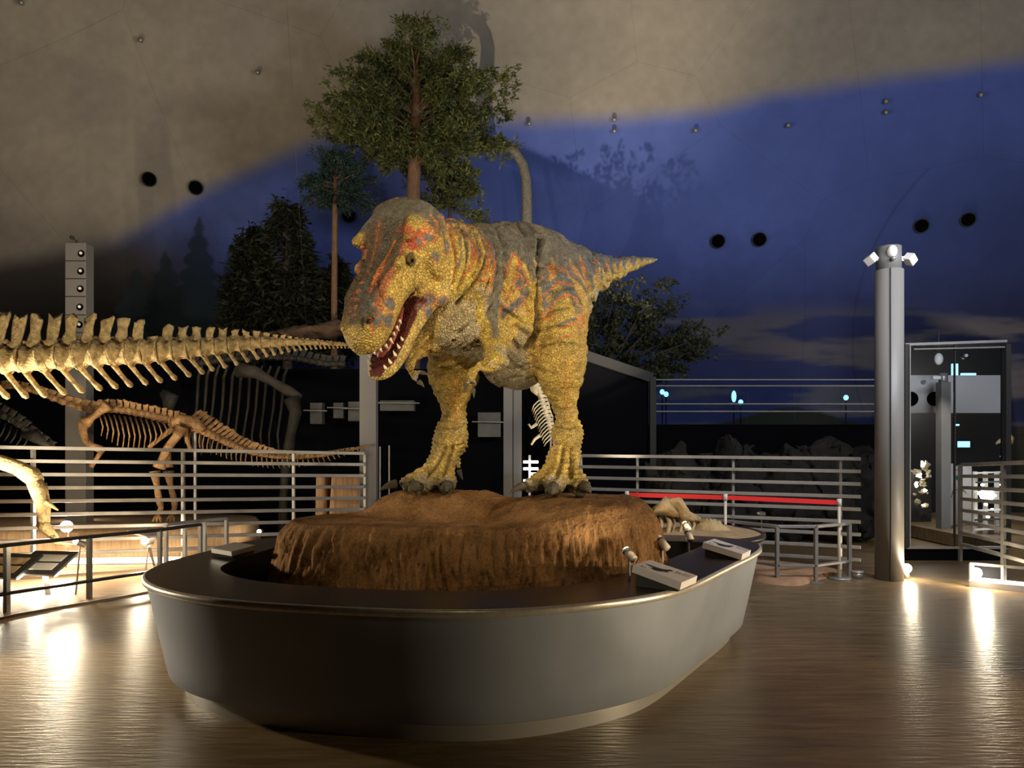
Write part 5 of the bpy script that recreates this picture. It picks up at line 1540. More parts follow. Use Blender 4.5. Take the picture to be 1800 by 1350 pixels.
for s_ in (-1, 1):
    o = .24 * s_
    mb = MB(); mb.tube([P(190, 712, D5 + o), P(178, 722, D5 + o), P(162, 734, D5 + o), P(150, 742, D5 + o)], [.085, .05, .045, .09], 12, flat=None); mb.build('scapula', MBn, bs, True)
    mb = MB(); mb.tube([P(148, 742, D5 + o), P(146, 758, D5 + o), P(152, 775, D5 + o), P(160, 784, D5 + o), P(178, 790, D5 + o)], [.085, .055, .045, .05, .055], 12); mb.build('humerus', MBn, bs, True)
    mb = MB(); mb.tube([P(180, 790, D5 + o), P(170, 806, D5 + o), P(160, 820, D5 + o)], [.04, .03, .035], 10); mb.build('forearm', MBn, bs, True)
    mb = MB(); mb.tube([P(298, 748, D5 + o * .5), P(318, 738, D5 + o * .5), P(342, 742, D5 + o * .5), P(358, 756, D5 + o * .5)], [.04, .085, .085, .05], 12); mb.build('ilium', MBn, bs, True)
    mb = MB(); mb.tube([P(305, 752, D5 + o * .4), P(282, 770, D5 + o * .3), P(262, 786, D5 + o * .2)], [.05, .03, .03], 10); mb.build('pubis', MBn, bs, True)
    mb = MB(); mb.tube([P(325, 752, D5 + o * .4), P(328, 772, D5 + o * .3), P(336, 792, D5 + o * .2)], [.05, .028, .03], 10); mb.build('ischium', MBn, bs, True)
    xs = 0 if s_ < 0 else 24
    mb = MB(); mb.tube([P(320, 750, D5 + o), P(310, 768, D5 + o), P(294, 788, D5 + o), P(284 + xs * .4, 812, D5 + o), P(280 + xs * .6, 822, D5 + o)], [.085, .06, .055, .06, .09], 14); mb.build('femur', MBn, bs, True)
    mb = MB(); mb.tube([P(272 + xs, 828, D5 + o), P(275 + xs, 850, D5 + o), P(279 + xs * 1.1, 876, D5 + o)], [.075, .04, .045], 12); mb.build('tibia', MBn, bs, True)
    mb = MB(); mb.tube([P(280 + xs * 1.1, 878, D5 + o), P(283 + xs, 893, D5 + o), P(278 + xs, 905, D5 + o), ], [.055, .035, .04], 10); mb.build('metatarsus', MBn, bs, True)
    for j in range(3):
        mb = MB(); mb.tube([P(278 + xs, 904, D5 + o), P(272 + xs + j * 5, 911, D5 + o - .08), P(268 + xs + j * 7, 917, D5 + o - .14)], [.028, .022, .010], 8); mb.build('toe', MBn, bs, True)
mb = MB(); mb.cyl((P(343, 0, D5)[0], D5, .45), (P(343, 760, D5)), .022, 10); mb.build('support_rod', M['steel'], bs)

# dark giant skeleton further back
D6 = 12.0
ds = thing('dark_giant_skeleton', (P(440, 0, D6)[0], D6, 0), 'dark giant skeleton with long ribs and a slanting shoulder blade, behind the brown skeleton', 'skeleton')
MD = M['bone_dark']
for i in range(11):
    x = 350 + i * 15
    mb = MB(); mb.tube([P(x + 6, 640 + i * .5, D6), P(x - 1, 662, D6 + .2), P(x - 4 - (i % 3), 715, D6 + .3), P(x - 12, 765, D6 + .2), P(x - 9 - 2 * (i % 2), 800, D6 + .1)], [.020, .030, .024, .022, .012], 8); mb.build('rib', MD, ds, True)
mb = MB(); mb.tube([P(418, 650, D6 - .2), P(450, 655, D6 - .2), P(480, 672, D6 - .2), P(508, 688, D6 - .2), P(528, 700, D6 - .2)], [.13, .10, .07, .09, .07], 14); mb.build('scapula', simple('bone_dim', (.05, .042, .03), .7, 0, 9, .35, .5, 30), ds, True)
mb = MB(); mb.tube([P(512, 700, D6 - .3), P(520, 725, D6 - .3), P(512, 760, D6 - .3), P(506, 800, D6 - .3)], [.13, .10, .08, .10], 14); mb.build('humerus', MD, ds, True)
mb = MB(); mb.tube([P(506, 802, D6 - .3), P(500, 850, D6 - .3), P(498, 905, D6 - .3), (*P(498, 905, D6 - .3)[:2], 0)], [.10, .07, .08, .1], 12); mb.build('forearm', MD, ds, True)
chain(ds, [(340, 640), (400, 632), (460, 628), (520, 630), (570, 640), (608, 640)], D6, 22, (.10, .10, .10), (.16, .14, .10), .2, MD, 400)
mb = MB(); mb.tube([P(285, 690, D6), P(300, 700, D6), P(296, 720, D6)], [.06, .14, .08], 12); mb.build('claw_bone', MD, ds, True)
# rock ledge above it
mb = MB()
secs = []
for i, (x, y, r1) in enumerate([(452, 592, .02), (480, 588, .07), (520, 582, .10), (560, 577, .12), (600, 571, .15), (650, 566, .17), (700, 566, .15)]):
    secs.append((P(x, y, 12.7), (0, 1, 0), (0, 0, 1), .3, r1 * .8, r1 * 1.2, 2.4))
secs = [(tuple(np.array(secs[0][0]) * (1 - q) + np.array(secs[-1][0]) * q), (0, 1, 0), (0, 0, 1), .25, float(np.interp(q, np.linspace(0, 1, len(secs)), [z_[4] for z_ in secs])), float(np.interp(q, np.linspace(0, 1, len(secs)), [z_[5] for z_ in secs])), 2.4) for q in np.linspace(0, 1, 40)]
mb.loft(secs, 24); v = np.array(mb.v); v += (np.column_stack([fbm(v * 9 + 4 * k, 3) for k in (1, 2, 3)]) - .5) * np.array([.05, .1, .22]); mb.v = v.tolist()
tag(mb.build('fallen_log', simple('log_brown', (.10, .055, .03), .9, 0, 8, .4, .8, 20), None, True, offset=tuple(P(570, 580, 12.7) * np.array([1, 1, 0]) + np.array([0, 0, 3.0]))), 'weathered brown fallen log lying on the dark wall, behind the end of the bone tail', 'log')

# dim duck-like skeleton at far left
ls = thing('dim_small_skeleton', (P(30, 0, 9.9)[0], 9.9, 0), 'dim grey-brown skeleton behind the fence at the far left edge', 'skeleton')
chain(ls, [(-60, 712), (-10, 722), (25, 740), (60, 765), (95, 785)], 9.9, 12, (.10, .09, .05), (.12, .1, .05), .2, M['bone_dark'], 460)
for i in range(9):
    x = -30 + i * 10; y0 = np.interp(x, [-30, 60], [724, 770]); mb = MB(); mb.tube([P(x, y0, 9.9), P(x - 5, y0 + 14, 9.75), P(x - 12, y0 + 30 - i, 9.8)], [.014, .012, .008], 6); mb.build('rib', M['bone_dark'], ls, True)
mb = MB(); mb.tube([P(40, 762, 9.9), P(65, 768, 9.9), P(92, 788, 9.9)], [.05, .09, .02], 10); mb.build('pelvis', M['bone_dark'], ls, True)
# ------------------------------------------------------------------ round sand table behind the basin
cx_, cy_, R_ = 1.87, 7.85, .88
t_ = thing('sand_table', (cx_, cy_, 0), 'low round table with a tan sand top behind the right end of the basin', 'display stand')
ang = np.linspace(0, 2 * math.pi, 90, endpoint=False); circ = np.column_stack([cx_ + R_ * np.cos(ang), cy_ + R_ * np.sin(ang)])
mb = MB(); ringwall(mb, [z3(inset(circ, .18), 0), z3(inset(circ, .14), .2), z3(inset(circ, .03), .60)]); mb.build('side_panel', M['basin'], t_, True)
mb = MB(); ringwall(mb, [z3(inset(circ, .03), .60), z3(circ, .63), z3(circ, .67), z3(inset(circ, .03), .68), z3(inset(circ, .045), .66)]); mb.build('rim', M['counter'], t_, True)
mb = MB(); rr = [z3(inset(circ, .04), .66)]
for s_ in np.linspace(.08, .97, 24):
    q = circ * (1 - s_) + np.array([cx_, cy_]) * s_; rr.append(np.column_stack([q, .665 + .04 * s_ + .05 * (fbm(np.column_stack([q * 5, 0 * q[:, 0]]), 3) - .5)]))
ringwall(mb, rr, True); mb.build('sand', M['sand'], t_, True)
# fossil mount and sand hump on it
fs_ = thing('fossil_skull_mount', P(1185, 945, 7.7), 'pale fossil skull and crossed bones mounted on the round sand table', 'fossil')
BW = M['sand_pale']
D7 = 7.75
def rough(mb, a=.45, f=22):
    v = np.array(mb.v); c = v.mean(0); v += (fbm(v * f, 3)[:, None] - .5) * (v - c) * a; v += (np.column_stack([fbm(v * f + 3 * k, 3) for k in (1, 2, 3)]) - .5) * .09; mb.v = v.tolist()
mb = MB(); mb.loft([(P(1150, 893, D7), (0, 1, 0), (.3, 0, 1), .07, .05, .04, 2), (P(1168, 890, D7), (0, 1, 0), (.2, 0, 1), .12, .09, .08, 2), (P(1182, 898, D7), (0, 1, 0), (.1, 0, 1), .10, .07, .06, 2), (P(1196, 905, D7), (0, 1, 0), (0, 0, 1), .05, .03, .03, 2)], 16); rough(mb); mb.build('jaw_bone', BW, fs_, True)
mb = MB(); mb.loft([(P(1158, 898, D7), (0, 1, 0), (.5, 0, .8), .03, .03, .03, 2), (P(1172, 884, D7), (0, 1, 0), (.3, 0, 1), .05, .04, .04, 2), (P(1190, 884, D7), (0, 1, 0), (0, 0, 1), .10, .07, .08, 2), (P(1198, 897, D7), (0, 1, 0), (0, 0, 1), .14, .13, .12, 2), (P(1212, 906, D7), (0, 1, 0), (-.3, 0, 1), .09, .06, .08, 2), (P(1228, 914, D7), (0, 1, 0), (0, 0, 1), .03, .02, .02, 2)], 16); rough(mb); mb.build('skull', BW, fs_, True)
mb = MB(); mb.tube([P(1190, 886, D7), P(1191, 880, D7), P(1196, 884, D7)], [.05, .03, .02], 10); mb.build('horn', BW, fs_, True)
for k in range(7):
    x = 1150 + k * 11; mb = MB(); mb.tube([P(x, 908, D7 + .03 * k), P(x + 4, 922, D7 - .1), P(x - 6 + 3 * (k % 3), 944, D7 - .2)], [.022, .017, .011], 8); rough(mb, .1); mb.build('rib', BW, fs_, True)
for k in range(9):
    mb = MB(); mb.ell(P(1222 + k * 5.2, 913 + k * .8, D7 + .1), .030, None, 8, 6); rough(mb, .5, 30); mb.build('vertebra', BW, fs_, True)
mb = MB(); mb.loft([((2.21, 7.9, .66), (1, 0, 0), (0, 1, 0), .25, .2, .2, 2.3), ((2.20, 7.9, .70), (1, 0, 0), (0, 1, 0), .19, .15, .15, 2.3), ((2.19, 7.9, .75), (1, 0, 0), (0, 1, 0), .14, .12, .12, 2.3), ((2.19, 7.9, .78), (1, 0, 0), (0, 1, 0), .11, .09, .09, 2.3)], 26)
v = np.array(mb.v); v += (np.column_stack([fbm(v * 14 + 3 * k, 3) for k in (1, 2, 3)]) - .5) * .05; mb.v = v.tolist()
tag(mb.build('sand_hump', BW, None, True, offset=(2.2, 7.9, .67)), 'small flat-topped hump of pale sand on the round table, right of the fossil skull', 'mound')

# ------------------------------------------------------------------ red belt barrier
D8 = 9.0
tops = [(1102, 868), (1275, 873), (1475, 882)]
bots = [920, 932, 985]
for i, ((px, py), pb) in enumerate(zip(tops, bots)):
    p = P(px, py, D8 - .2 * i); t_ = thing('barrier_post', (p[0], p[1], 0), 'slim pale barrier post holding the red belt, ' + ['left end beside the dirt mound', 'middle one above the round sand table', 'right end in front of the fence'][i], 'barrier post', 'pale posts of the red belt')
    mb = MB(); mb.cyl((p[0], p[1], .02), (p[0], p[1], p[2] - .05), .018, 14); mb.build('pole', M['post_white'], t_, True)
    mb = MB(); mb.cyl((p[0], p[1], p[2] - .045), (p[0], p[1], p[2] + .035), .027, 16); mb.build('cap', M['white'], t_, True)
    mb = MB(); mb.cyl((p[0], p[1], 0), (p[0], p[1], .02), .13, 24); mb.build('base', M['steel'], t_, True)
for i in range(2):
    a, b_ = P(*tops[i], D8 - .2 * i), P(*tops[i + 1], D8 - .2 * (i + 1))
    mb = MB(); mb.beam(a + norm(b_ - a) * .03 - np.array([0, 0, .01]), b_ - norm(b_ - a) * .03 - np.array([0, 0, .01]), .004, .055)
    tag(mb.build('red_belt', M['red'], None, offset=tuple((a + b_) / 2)), ['red barrier belt stretched between the left and middle pale posts', 'red barrier belt stretched between the middle and right pale posts'][i], 'belt')

# sand pit on the floor at the right
sp3 = closed_spline([G(1180, 992)[:2], G(1300, 1000)[:2], G(1330, 1022)[:2], G(1400, 1030)[:2], G(1440, 1019)[:2], G(1480, 1010)[:2], G(1440, 1000)[:2], G(1300, 985)[:2]], 90)
mb = MB(); ringwall(mb, [z3(sp3, 0), z3(inset(sp3, .04), .05), z3(inset(sp3, .12), .06)], True)
tag(mb.build('sand_pit', simple('sand_pink', (.42, .24, .13), .8, 0, 6, .2, .4, 20), None, True, offset=(*sp3.mean(0), 0)), 'flat pinkish sand bed on the floor behind the low grey railing', 'sand bed')
lamp_stand((*G(1340, 985)[:2], 0), P(1338, 903, 9.9), 'thin unlit lamp stand between the sand table and the low grey railing', .02, False, 0, headdir=(-1, -.2, .1))
# small floor lamp cylinders
p = G(1507, 1016); t_ = thing('floor_canister', p, 'small round steel canister on the floor left of the round column', 'lamp')
mb = MB(); mb.cyl(p, p + np.array([0, 0, .07]), .065, 24); mb.build('body', M['steel'], t_, True)
mb = MB(); mb.cyl(p + np.array([0, 0, .07]), p + np.array([0, 0, .085]), .072, 24); mb.build('lid', M['rim'], t_, True)


def floor_uplight(p, label, power, aim, r=.055, lift=.07):
    p = np.array(p, float); t_ = thing('floor_uplight', p, label, 'lamp')
    mb = MB(); mb.cyl(p, p + np.array([0, 0, lift]), .03, 14); mb.build('base', M['steel'], t_, True)
    mb = MB(); mb.ell(p + np.array([0, 0, lift + r]), r, None, 16, 10); mb.build('bulb', M['glow'], t_, True)
    point(p + np.array([aim[0], aim[1], lift + r + .02]), power, (1, .85, .6), .04)


floor_uplight(G(1594, 1017), 'bright round floor lamp at the foot of the round column', 8, (.0, -.10))
floor_uplight(G(1716, 1030), 'bright round lamp on the white floor ledge at the right edge', 30, (0, -.12), .06, .09)
t_ = thing('floor_ledge', G(1760, 1030), 'low glowing white floor ledge with a small glass rail at the right edge', 'ledge')
a, b_ = G(1705, 1030), G(1860, 1046)
mb = MB(); mb.beam(a + np.array([0, 0, .035]), b_ + np.array([0, 0, .035]), .12, .07); mb.build('base', M['white'], t_)
mb = MB(); mb.beam(a + np.array([.05, -.02, .085]), b_ + np.array([0, -.02, .085]), .05, .03); mb.build('light_tube', M['glow_panel'], t_)
mb = MB(); mb.beam(a + np.array([0, 0, .26]), b_ + np.array([0, 0, .26]), .04, .03); mb.build('top_bar', M['rail'], t_)
for s_ in (.02, .40, .8):
    q = a * (1 - s_) + b_ * s_; mb = MB(); mb.beam(q + np.array([0, 0, .05]), q + np.array([.0, 0, .26]), .04, .03); mb.build('bracket', M['white'], t_)

# ------------------------------------------------------------------ tall mirror glass on the right, with a made-up room standing for its reflections
D9 = 10.0
def Q9(px, py, d=D9): return P(px, py, d)
t_ = thing('glass_display_frame', (P(1680, 0, D9)[0], D9, 0), 'tall steel-framed mirror glass on a black base, right of the round column', 'glass frame')
x0, x1 = P(1590, 0, D9)[0], P(1768, 0, D9)[0]; zt = P(0, 606, D9)[2]; zb = P(0, 962, D9)[2]
mb = MB(); mb.box(((x0 + x1) / 2, D9 + .04, zb / 2), (x1 - x0, .10, zb)); mb.build('base', M['black'], t_)
for xx, w_ in ((x0, .05), (x1, .07)):
    mb = MB(); mb.box((xx, D9, (zb + zt) / 2), (w_, .12, zt - zb)); mb.build('upright', M['near_black'], t_)
mb = MB(); mb.box((x0 + .05, D9 - .03, (zb + zt) / 2), (.015, .05, zt - zb)); mb.build('edge_strip', M['rail'], t_)
mb = MB(); mb.beam((x0, D9, zt), (x1, D9, zt + .05), .06, .035); mb.build('top_rail', M['rail'], t_)
mb = MB(); mb.tube([(x0 + .1, D9 - .05, zt - .07), (x1 - .05, D9 - .05, zt - .04)], .012, 8); mb.build('hanger_rod', M['rail'], t_)
mb = MB(); mb.beam((x0, D9 - .02, zb), (x1, D9 - .02, zb), .08, .03); mb.build('sill', M['rail'], t_)
xm_ = P(1678, 0, D9)[0]
for a_, b__ in ((x0 + .03, xm_), (xm_, x1 - .04)):
    mb = MB(); mb.box(((a_ + b__) / 2, D9 + .02, (zb + zt) / 2), (b__ - a_ - .01, .01, zt - zb - .02)); mb.build('glass_pane', M['glass'], t_)
mb = MB(); mb.box((xm_, D9 - .0, (zb + zt) / 2), (.014, .03, zt - zb)); mb.build('divider', M['near_black'], t_)
# side returns of the made-up room so that only its own interior shows
for xx in (x0 - .02, x1 + .25):
    pass
# made-up back room, standing for what the glass reflects
mb = MB(); mb.box((9.17, 14.95, 1.88), (2.28, .1, 3.66)); struct(mb.build('wall_mirrored_room', M['near_black']))
mb = MB(); mb.box((9.1, 12.5, .12), (4.2, 4.8, .20)); struct(mb.build('floor_mirrored_room', M['floor']))
z1_, z0_ = P(0, 660, 12.6)[2], P(0, 726, 12.6)[2]
wp = thing('white_wall_panel', (P(1685, 0, 12.6)[0], 12.6, z0_), 'broad white wall band reflected in the mirror glass with two black round speakers', 'panel')
mb = MB(); mb.box((7.86, 12.6, (z0_ + z1_) / 2), (1.70, .08, z1_ - z0_)); mb.build('panel', simple('warm_white', (.55, .50, .46), .6), wp)
for px in (1602, 1644):
    p = P(px, 701, 12.5); mb = MB(); mb.cyl((p[0], 12.54, p[2]), (p[0], 12.50, p[2]), .125, 26); mb.build('speaker', M['black_hole'], wp)
p = P(1624, 671, 12.5); mb = MB(); mb.cyl((p[0], 12.54, p[2]), (p[0], 12.48, p[2]), .03, 14); mb.build('sensor', M['steel'], wp)
c = P(1658, 0, 12.0); t2 = thing('inner_column', (c[0], 12.0, .2), 'slim grey column with small floodlights reflected in the mirror glass', 'column')
mb = MB(); mb.box((c[0], 12.0, (.22 + P(0, 672, 12)[2]) / 2), (.16, .16, P(0, 672, 12)[2] - .22)); mb.build('shaft', M['grey_paint'], t2)
mb = MB(); mb.cyl((c[0], 12, P(0, 672, 12)[2]), (c[0], 12, P(0, 656, 12)[2]), .07, 18); mb.build('head', M['steel'], t2, True)
mb = MB(); mb.box(P(1645, 664, 11.9), (.13, .08, .06)); mb.build('floodlight', M['white'], t2, bevel=.01)
p = P(1650, 631, 11.9); t3 = thing('hanging_floodlight', p, 'small rounded white floodlight reflected high in the mirror glass', 'lamp')
mb = MB(); mb.ell(p, (.07, .06, .10), None, 16, 12); mb.build('body', M['white'], t3, True)
mb = MB(); mb.cyl(p + np.array([0, 0, .08]), p + np.array([0, 0, .5]), .01, 8); mb.build('stem', M['near_black'], t3)
p = P(1698, 625, 12.2); t3 = thing('round_downlight', p, 'small round downlight with a dark ring reflected in the upper glass, right of the white floodlight', 'lamp')
mb = MB(); mb.cyl(p, p + np.array([0, .06, 0]), .055, 22); mb.build('ring', M['near_black'], t3, True)
mb = MB(); mb.ell(p + np.array([0, -.01, 0]), .03, None, 12, 8); mb.build('bulb', M['white'], t3, True)
for px, py, w_, h_, lab in [(1678, 650, .10, .22, 'upright cyan light box at the middle of the upper glass'), (1702, 659, .26, .06, 'flat cyan light box low in the upper glass'), (1694, 781, .20, .11, 'cyan screen glowing in the dark behind the right glass pane'), (1682, 747, .06, .03, 'tiny cyan lamp under the white wall band')]:
    p = P(px, py, 13.2); mb = MB(); mb.box(p, (w_, .05, h_)); tag(mb.build('light_box', M['cyan_light'], None, offset=tuple(p)), lab, 'light')
# white board of the reflected room
t3 = thing('white_poster_board', (P(1690, 0, 12.4)[0], 12.4, .22), 'white folding poster board with a small green emblem reflected in the glass', 'board')
for px0, px1, dd, y0, y1 in [(1664, 1679, 12.3, 815, 904), (1679, 1707, 12.5, 819, 903)]:
    a, b_ = P(px0, 0, dd)[0], P(px1, 0, dd)[0]; za, zb_ = P(0, y0, dd)[2], .23
    mb = MB(); mb.box(((a + b_) / 2, dd, (za + zb_) / 2), (b_ - a, .03, za - zb_)); mb.build('panel', M['white'], t3)
p = P(1684, 840, 12.47); mb = MB(); mb.cyl((p[0], 12.484, p[2]), (p[0], 12.47, p[2]), .042, 20); mb.build('emblem', simple('emblem_green', (.02, .22, .10), .5), t3)
p = P(1686, 826, 12.48); mb = MB(); mb.box((p[0], 12.482, p[2]), (.13, .004, .018)); mb.build('text_line', M['ink_red'], t3)
mb = MB(); mb.tube([P(1672, 875, 12.27), P(1676, 862, 12.27), P(1690, 858, 12.47), P(1699, 866, 12.47)], [.006, .01, .01, .005], 6); mb.build('drawing', simple('drawing_brown', (.35, .2, .1), .6), t3)
# glittering rack, its glints made of glowing pieces
rk = thing('fossil_rack', (P(1620, 0, 13)[0], 13, .22), 'cluttered dark rack of small pale specimens, some made to glow, reflected in the left glass pane', 'rack')
r_ = np.random.default_rng(21)
mb = MB(); mb.box((P(1616, 0, 13)[0], 13.2, .7), (.5, .3, .95)); mb.build('cabinet', M['near_black'], rk)
for k in range(34):
    p = P(1610 + r_.uniform(-6, 22), 800 + r_.uniform(15, 92), 12.9); s_ = r_.uniform(.015, .05)
    mb = MB(); mb.ell(p, (s_, s_ * .7, s_ * r_.uniform(.6, 1.3)), None, 7, 5); rough(mb, .8, 40); mb.build('specimen_or_glint', M['glow_soft'] if k % 6 == 0 else M['bone_white'], rk)  # some given lamp glow to imitate glints
# white shelves with bars behind right pane
sh = thing('white_shelf_unit', (P(1735, 0, 11.2)[0], 11.2, .22), 'brightly lit white slatted shelf unit reflected at the right side of the mirror glass', 'shelf')
for k in range(9):
    y = 815 + k * 16.5; a, b_ = P(1712 + 2 * k % 5, y, 11.3), P(1768, y - 2, 11.0); mb = MB(); mb.beam(a, b_, .10, .025); mb.build('slat', M['white'] if k % 2 else M['near_black'], sh)
for px in (1714, 1732, 1752):
    mb = MB(); mb.beam((*P(px, 0, 11.4)[:2], .22), (*P(px, 0, 11.4)[:2], 1.2), .05, .05); mb.build('upright', M['white'], sh)
for k in range(10):
    p = P(1722 + 4.5 * k + r_.uniform(-3, 3), 850 + r_.uniform(0, 75), 11.15); mb = MB(); mb.ell(p, (.028, .03, .022), None, 8, 6); mb.build('bulb', M['glow_soft'], sh)
point(P(1735, 870, 10.8), 16, (1, .9, .75), .1)  # this and the next three: added lamps lighting the made-up room
spot(P(1640, 560, 11.0), P(1665, 930, 12.2), 330, (1, .88, .7), 44, .6, .01)
point((P(1640, 0, 14)[0], 14.0, 2.6), 60, (1, .88, .7), .2)
spot(P(1700, 760, 10.4) + np.array([0, 0, 0]), P(1685, 690, 12.6), 28, (1, .88, .72), 110, .8, .2)
# pale skull peeking at the frame edge
p = P(1765, 785, 10.6); t3 = thing('mounted_beaked_skull', p, 'small warm-lit bird-like skull at the right upright of the mirror frame', 'skull')
mb = MB(); mb.loft([(P(1751, 779, 10.6), (0, 1, 0), (.4, 0, 1), .01, .01, .01, 2), (P(1760, 772, 10.6), (0, 1, 0), (.4, 0, 1), .05, .03, .03, 2), (P(1770, 768, 10.6), (0, 1, 0), (.2, 0, 1), .08, .07, .07, 2), (P(1778, 774, 10.6), (0, 1, 0), (0, 0, 1), .05, .05, .06, 2)], 14); rough(mb); mb.build('skull', M['bone_bright'], t3, True)
mb = MB(); mb.tube([P(1770, 778, 10.6), P(1768, 792, 10.6), P(1763, 800, 10.6), P(1772, 803, 10.6)], [.03, .025, .04, .03], 10); rough(mb); mb.build('jaw_bone', M['bone_bright'], t3, True)
mb = MB(); mb.cyl(P(1776, 790, 10.65), (*P(1776, 790, 10.65)[:2], 0), .012, 8); mb.build('support_rod', M['steel'], t3)

# ------------------------------------------------------------------ signs and spotlights on the counter
M['sign_white'] = simple('sign_white', (.85, .78, .77), .45)
M['sign_side'] = simple('sign_side', (.50, .45, .40), .4)


def counter_sign(c0, c1, c2, c3, label):
    """top face corners (px,py,z): back-left, back-right, front-right, front-left"""
    pts = [PZ(x, y, z) for x, y, z in (c0, c1, c2, c3)]
    cen = np.mean(pts, axis=0)
    t_ = thing('reading_sign', (cen[0], cen[1], .772), label, 'sign')
    ux = norm(pts[1] - pts[0]); uy = norm(pts[3] - pts[0]); n = norm(np.cross(uy, ux)); n = n if n[2] > 0 else -n
    bot = [p - n * .045 for p in pts]
    mb = MB(); mb.add(pts + bot, [(0, 1, 2, 3), (7, 6, 5, 4), (0, 4, 5, 1), (1, 5, 6, 2), (2, 6, 7, 3), (3, 7, 4, 0)]); mb.build('board', M['sign_white'], t_)
    lx, ly = np.linalg.norm(pts[1] - pts[0]), np.linalg.norm(pts[3] - pts[0])
    O = pts[0]
    def W(u, v, h=.002): return O + (pts[1] - O) * u + (pts[3] - O) * v + n * h
    # dark edge band below the board
    mb = MB(); b2 = [p - n * .010 for p in bot]
    # wedge foot standing on the counter
    foot = [np.array([q[0], q[1], .7725]) for q in bot]
    ins = [cen * .12 + q * .88 for q in bot]; fi = [np.array([q[0], q[1], .7725]) for q in ins]; ins = [q - n * .001 for q in ins]
    mb.add(ins + fi, [(0, 1, 2, 3), (7, 6, 5, 4), (0, 4, 5, 1), (1, 5, 6, 2), (2, 6, 7, 3), (3, 7, 4, 0)]); mb.build('wedge_base', M['near_black'], t_)
    # printed dinosaur silhouette
    sil = [(.26, .36), (.30, .30), (.36, .28), (.40, .32), (.47, .26), (.53, .10), (.565, .10), (.56, .30), (.60, .42), (.70, .50), (.80, .52), (.82, .58), (.72, .60), (.60, .56), (.52, .56), (.46, .62), (.44, .56), (.40, .50), (.33, .50), (.27, .46)]
    mb = MB(); vs = [W(u * .92 - .02, v) for u, v in sil]; mb.add(vs, [tuple(range(len(vs)))]); mb.build('printed_silhouette', M['ink'], t_)
    for (u, v, l) in [(.10, .12, .12), (.10, .19, .08), (.62, .66, .20), (.62, .72, .16)]:
        mb = MB(); mb.add([W(u, v), W(u + l, v), W(u + l, v + .03), W(u, v + .03)], [(0, 1, 2, 3)]); mb.build('text_line', M['ink_red'], t_)
    for k in range(5):
        u = .62 + k * .06; mb = MB(); mb.add([W(u, .78), W(u + .012, .78), W(u + .012, .94), W(u, .94)], [(0, 1, 2, 3)]); mb.build('text_line', M['ink'], t_)
    return t_


counter_sign((1113, 993, .90), (1143, 984, .90), (1226, 1012, .83), (1198, 1024, .83), 'nearer slanted white sign with a dark dinosaur silhouette on the counter, beside the mound')
counter_sign((1236, 953, .88), (1256, 947, .88), (1320, 967, .82), (1305, 974, .82), 'farther slanted white sign with a dark dinosaur silhouette at the counter tip')
t_ = thing('reading_sign', PZ(400, 975, .75), 'low wedge-shaped grey sign seen edge-on at the left end of the counter', 'sign')
mb = MB(); a, b_, c, d_ = PZ(386, 974, .80), PZ(431, 964, .82), PZ(431, 955, .87), PZ(392, 967, .84); mb.beam((a + d_) / 2, (b_ + c) / 2, .28, .035); mb.build('board', M['sign_side'], t_)
mb = MB(); mb.beam(PZ(392, 978, .783), PZ(430, 968, .783), .16, .02); mb.build('wedge_base', M['near_black'], t_)


def counter_spot(px, py, px2, py2, d, zb, label):
    a, b_ = P(px, py, d), P(px2, py2, d - .06); dr = norm(a - b_)
    foot = np.array([b_[0] + (a[0] - b_[0]) * .25, b_[1], zb])
    t_ = thing('counter_spotlight', foot, label, 'spotlight', 'small steel spotlights at the pit edge')
    mb = MB(); mb.cyl(foot, (a + b_) / 2, .008, 10); mb.build('pole', M['rail'], t_)
    mb = MB(); mb.cyl(b_ - (a - b_) * .15, b_ + (a - b_) * .66, .027, 20); mb.build('body', M['post_white'], t_, True)
    mb = MB(); mb.cyl(b_ + (a - b_) * .70, b_ + (a - b_) * .78, .029, 20); mb.build('collar', M['near_black'], t_, True)
    mb = MB(); mb.cyl(b_ + (a - b_) * .80, a + (a - b_) * .08, .026, 20); mb.build('lamp_head', M['white'], t_, True)


counter_spot(1099, 966, 1112, 981, 4.48, .28, 'small steel spotlight at the pit edge, leftmost, beside the nearer sign')
counter_spot(1156, 945, 1171, 962, 4.98, .28, 'small steel spotlight at the pit edge, directly above the nearer sign')
counter_spot(1207, 933, 1214, 947, 6.15, .28, 'small steel spotlight over the black pit between the two signs')
counter_spot(1203, 920, 1210, 930, 6.45, .28, 'small steel spotlight in front of the fossil ribs, farthest one')

